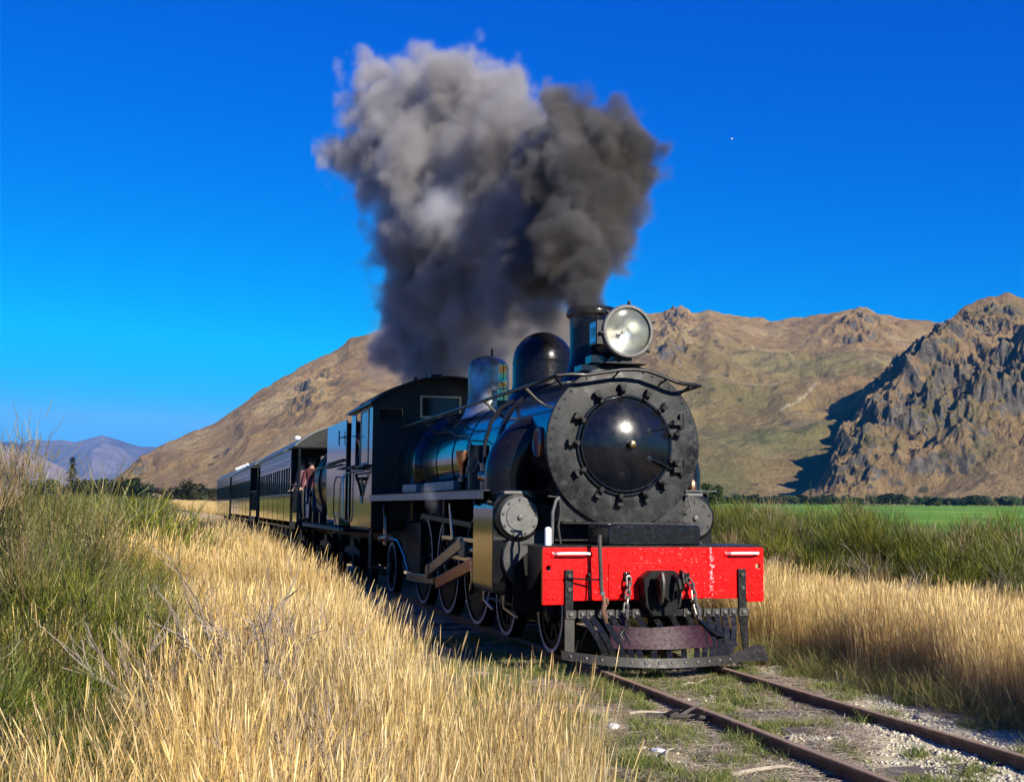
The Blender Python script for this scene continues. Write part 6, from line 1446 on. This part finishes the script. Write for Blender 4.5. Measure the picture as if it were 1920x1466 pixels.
scrap(1800, 1378, .10, .05, .02, wood_w, 'flat_stone', 'pale stone touching the far rail near the right edge', 'stone', 6)
# far farm buildings: small pale sheds on the plain below the hill
shed_w = paint('pale_shed_wall', (.42, .41, .38), .7); shed_r = paint('grey_shed_roof', (.32, .32, .33), .5)
for px, d, w_, lab in ((187, 380, 2.2, 'small white shed at the left end of the dark wood'), (253, 420, 3.4, 'long pale shed right of the dark wood'), (266, 425, 2.2, 'tiny pale hut beside the long shed')):
    x, y = gp(px, d); e = empty('shed', (x, y, float(ground_z(x, y))), .3, lab, 'shed'); MBw = MB().box(-w_/2, w_/2, -1.5, 1.5, 0, 1.7); link('wall', MBw.mesh('wall', shed_w), e)
    link('roof', MB().prism([(-1.7, 1.7), (1.7, 1.7), (0, 2.5)], 'x', -w_/2-.2, w_/2+.2).mesh('roof', shed_r), e); link('door', MB().box(-.5, .5, -1.54, -1.502, 0, 1.3).mesh('door', tkm), e)
# ================================================================== PEOPLE
skin_m = paint('skin', (.50, .30, .21), .55, var=.08)
def cloth(name, col): return paint(name, col, .85, var=.2, scale=10)
def person(loc, rz, label, top, trousers, hair=(.05, .035, .02), cap=None, h=1.70, lean=0.0, arms=((.05, -.14), (.08, -.10)), head_dx=0.0):
    """one continuous skinned body: pelvis-rooted skeleton, tapering limbs, neck and head with nose and ears; hands with fingers"""
    k = h/1.70; V = []; E_ = []; Rd = []
    def v(p, r, par=None):
        V.append(tuple(c*k for c in p)); Rd.append((r[0]*k, r[1]*k) if isinstance(r, tuple) else (r*k, r*k))
        if par is not None: E_.append((par, len(V)-1))
        return len(V)-1
    L_ = lean
    pel = v((0, 0, .94), (.155, .115)); wa = v((0, -.02*L_, 1.08), (.130, .10), pel); chst = v((0, -.16*L_, 1.28), (.165, .12), wa); sh_ = v((0, -.26*L_, 1.40), (.12, .09), chst)
    nk = v((0, -.32*L_, 1.48), .055, sh_); hd0 = v((head_dx, -.36*L_, 1.55), (.068, .075), nk); hd1 = v((head_dx, -.37*L_, 1.62), (.080, .095), hd0); hd2 = v((head_dx, -.36*L_, 1.69), (.055, .065), hd1)
    v((head_dx, -.37*L_-.105, 1.60), .014, hd1)
    for s in (-1, 1): v((head_dx+s*.088, -.36*L_, 1.60), .014, hd1)
    for i, s in enumerate((-1, 1)):
        fx, fz = arms[i]
        a = v((s*.175, -.26*L_, 1.385), .062, sh_); e = v((s*(.21+fx*.2), -.26*L_-fx*.25, 1.385-.28), .047, a); w_ = v((s*(.20+fx*.1), -.26*L_-fx-.10, 1.385-.36+fz), .033, e); p_ = v((s*(.20+fx*.1), -.26*L_-fx-.18, 1.385-.37+fz), (.042, .022), w_)
        for q in range(4): f1 = v((s*(.20+fx*.1)+(q-1.5)*.021, -.26*L_-fx-.235-(.012 if q in (1, 2) else 0), 1.385-.375+fz), .010, p_); v((s*(.20+fx*.1)+(q-1.5)*.022, -.26*L_-fx-.262, 1.385-.395+fz), .009, f1)
        v((s*(.20+fx*.1)-s*.05, -.26*L_-fx-.19, 1.385-.385+fz), .011, p_)
        hp = v((s*.09, 0, .88), .092, pel); kn_ = v((s*.105, -.02, .48), .062, hp); an_ = v((s*.11, .02, .09), .042, kn_); v((s*.12, -.12, .04), (.04, .035), an_)
    me = bpy.data.meshes.new('person'); me.from_pydata(V, E_, []); o = link('person', me, loc=loc, rot=(0, 0, rz))
    sk = o.modifiers.new('skin', 'SKIN'); sk.use_smooth_shade = True
    for i, r in enumerate(Rd): me.skin_vertices[0].data[i].radius = r
    me.skin_vertices[0].data[0].use_root = True
    sb = o.modifiers.new('sub', 'SUBSURF'); sb.levels = 2; sb.render_levels = 2
    m2 = bpy.data.meshes.new_from_object(o.evaluated_get(bpy.context.evaluated_depsgraph_get())); o.modifiers.clear(); o.data = m2
    m2.materials.clear(); 
    for m in (skin_m, top, trousers, M['satin_black']): m2.materials.append(m)
    for p in m2.polygons:
        c = p.center/k; hand = c.y < -.26*L_-min(arms[0][0], arms[1][0])-.13 and abs(c.x) > .12 and .7 < c.z < 1.46
        p.material_index = 0 if c.z > 1.455 or hand else (1 if c.z > .93 else (2 if c.z > .10 else 3)); p.use_smooth = True
    hm = paint('hair', hair, .6); hz = MB()
    hz.lathe([(0, .105), (.055, .098), (.088, .06), (.098, .01), (.090, -.035)], (head_dx*k, (-.355*L_+.008)*k, 1.635*k), 'z', 18).lathe([(.088, -.035), (.080, -.075), (.05, -.08)], (head_dx*k, (-.355*L_+.02)*k, 1.635*k), 'z', 18, 0, math.pi)
    link('hair', hz.mesh('hair', hm), o)
    if cap:
        cm_ = MB().lathe([(0, .118), (.07, .112), (.102, .075), (.106, .035), (.100, .03)], (head_dx*k, -.355*L_*k, 1.635*k), 'z', 20).prism([(head_dx*k-.07, -.355*L_*k-.085), (head_dx*k+.07, -.355*L_*k-.085), (head_dx*k+.05, -.355*L_*k-.165), (head_dx*k-.05, -.355*L_*k-.165)], 'z', 1.662*k, 1.672*k)
        link('cap', cm_.mesh('cap', cloth('cap_cloth', cap)), o)
    for s in (-1, 1): link('eye', MB().ball(((head_dx+s*.030)*k, (-.37*L_-.088)*k, 1.627*k), .011, 8, 6).mesh('eye', M['gloss_black']), o)
    tag(o, label, 'person'); return o
person((-.98, 10.28, 1.085), R(-78), 'driver in dark overalls and cap leaning out of the cab side opening', cloth('dark_overall', (.02, .022, .03)), cloth('dark_trousers', (.02, .02, .025)), cap=(.02, .02, .025), h=1.56, lean=.55, arms=((.18, .05), (.18, .05)))
person((-.78, 21.05, 1.025), R(-25), 'person in a dusty red jacket on the open end platform, nearest the rail', cloth('red_jacket', (.12, .03, .035)), cloth('blue_jeans', (.03, .04, .08)), h=1.60)
person((-.52, 20.65, 1.025), R(10), 'person in a dark jacket standing in the middle of the open end platform', cloth('dark_jacket', (.05, .035, .04)), cloth('grey_trousers', (.06, .06, .06)), h=1.66, hair=(.25, .2, .15))
person((-1.0, 21.30, 1.025), R(-60), 'person in a pale pink top at the back of the open end platform', cloth('pink_top', (.22, .12, .12)), cloth('dark_trousers', (.03, .03, .03)), h=1.55, hair=(.10, .06, .03))
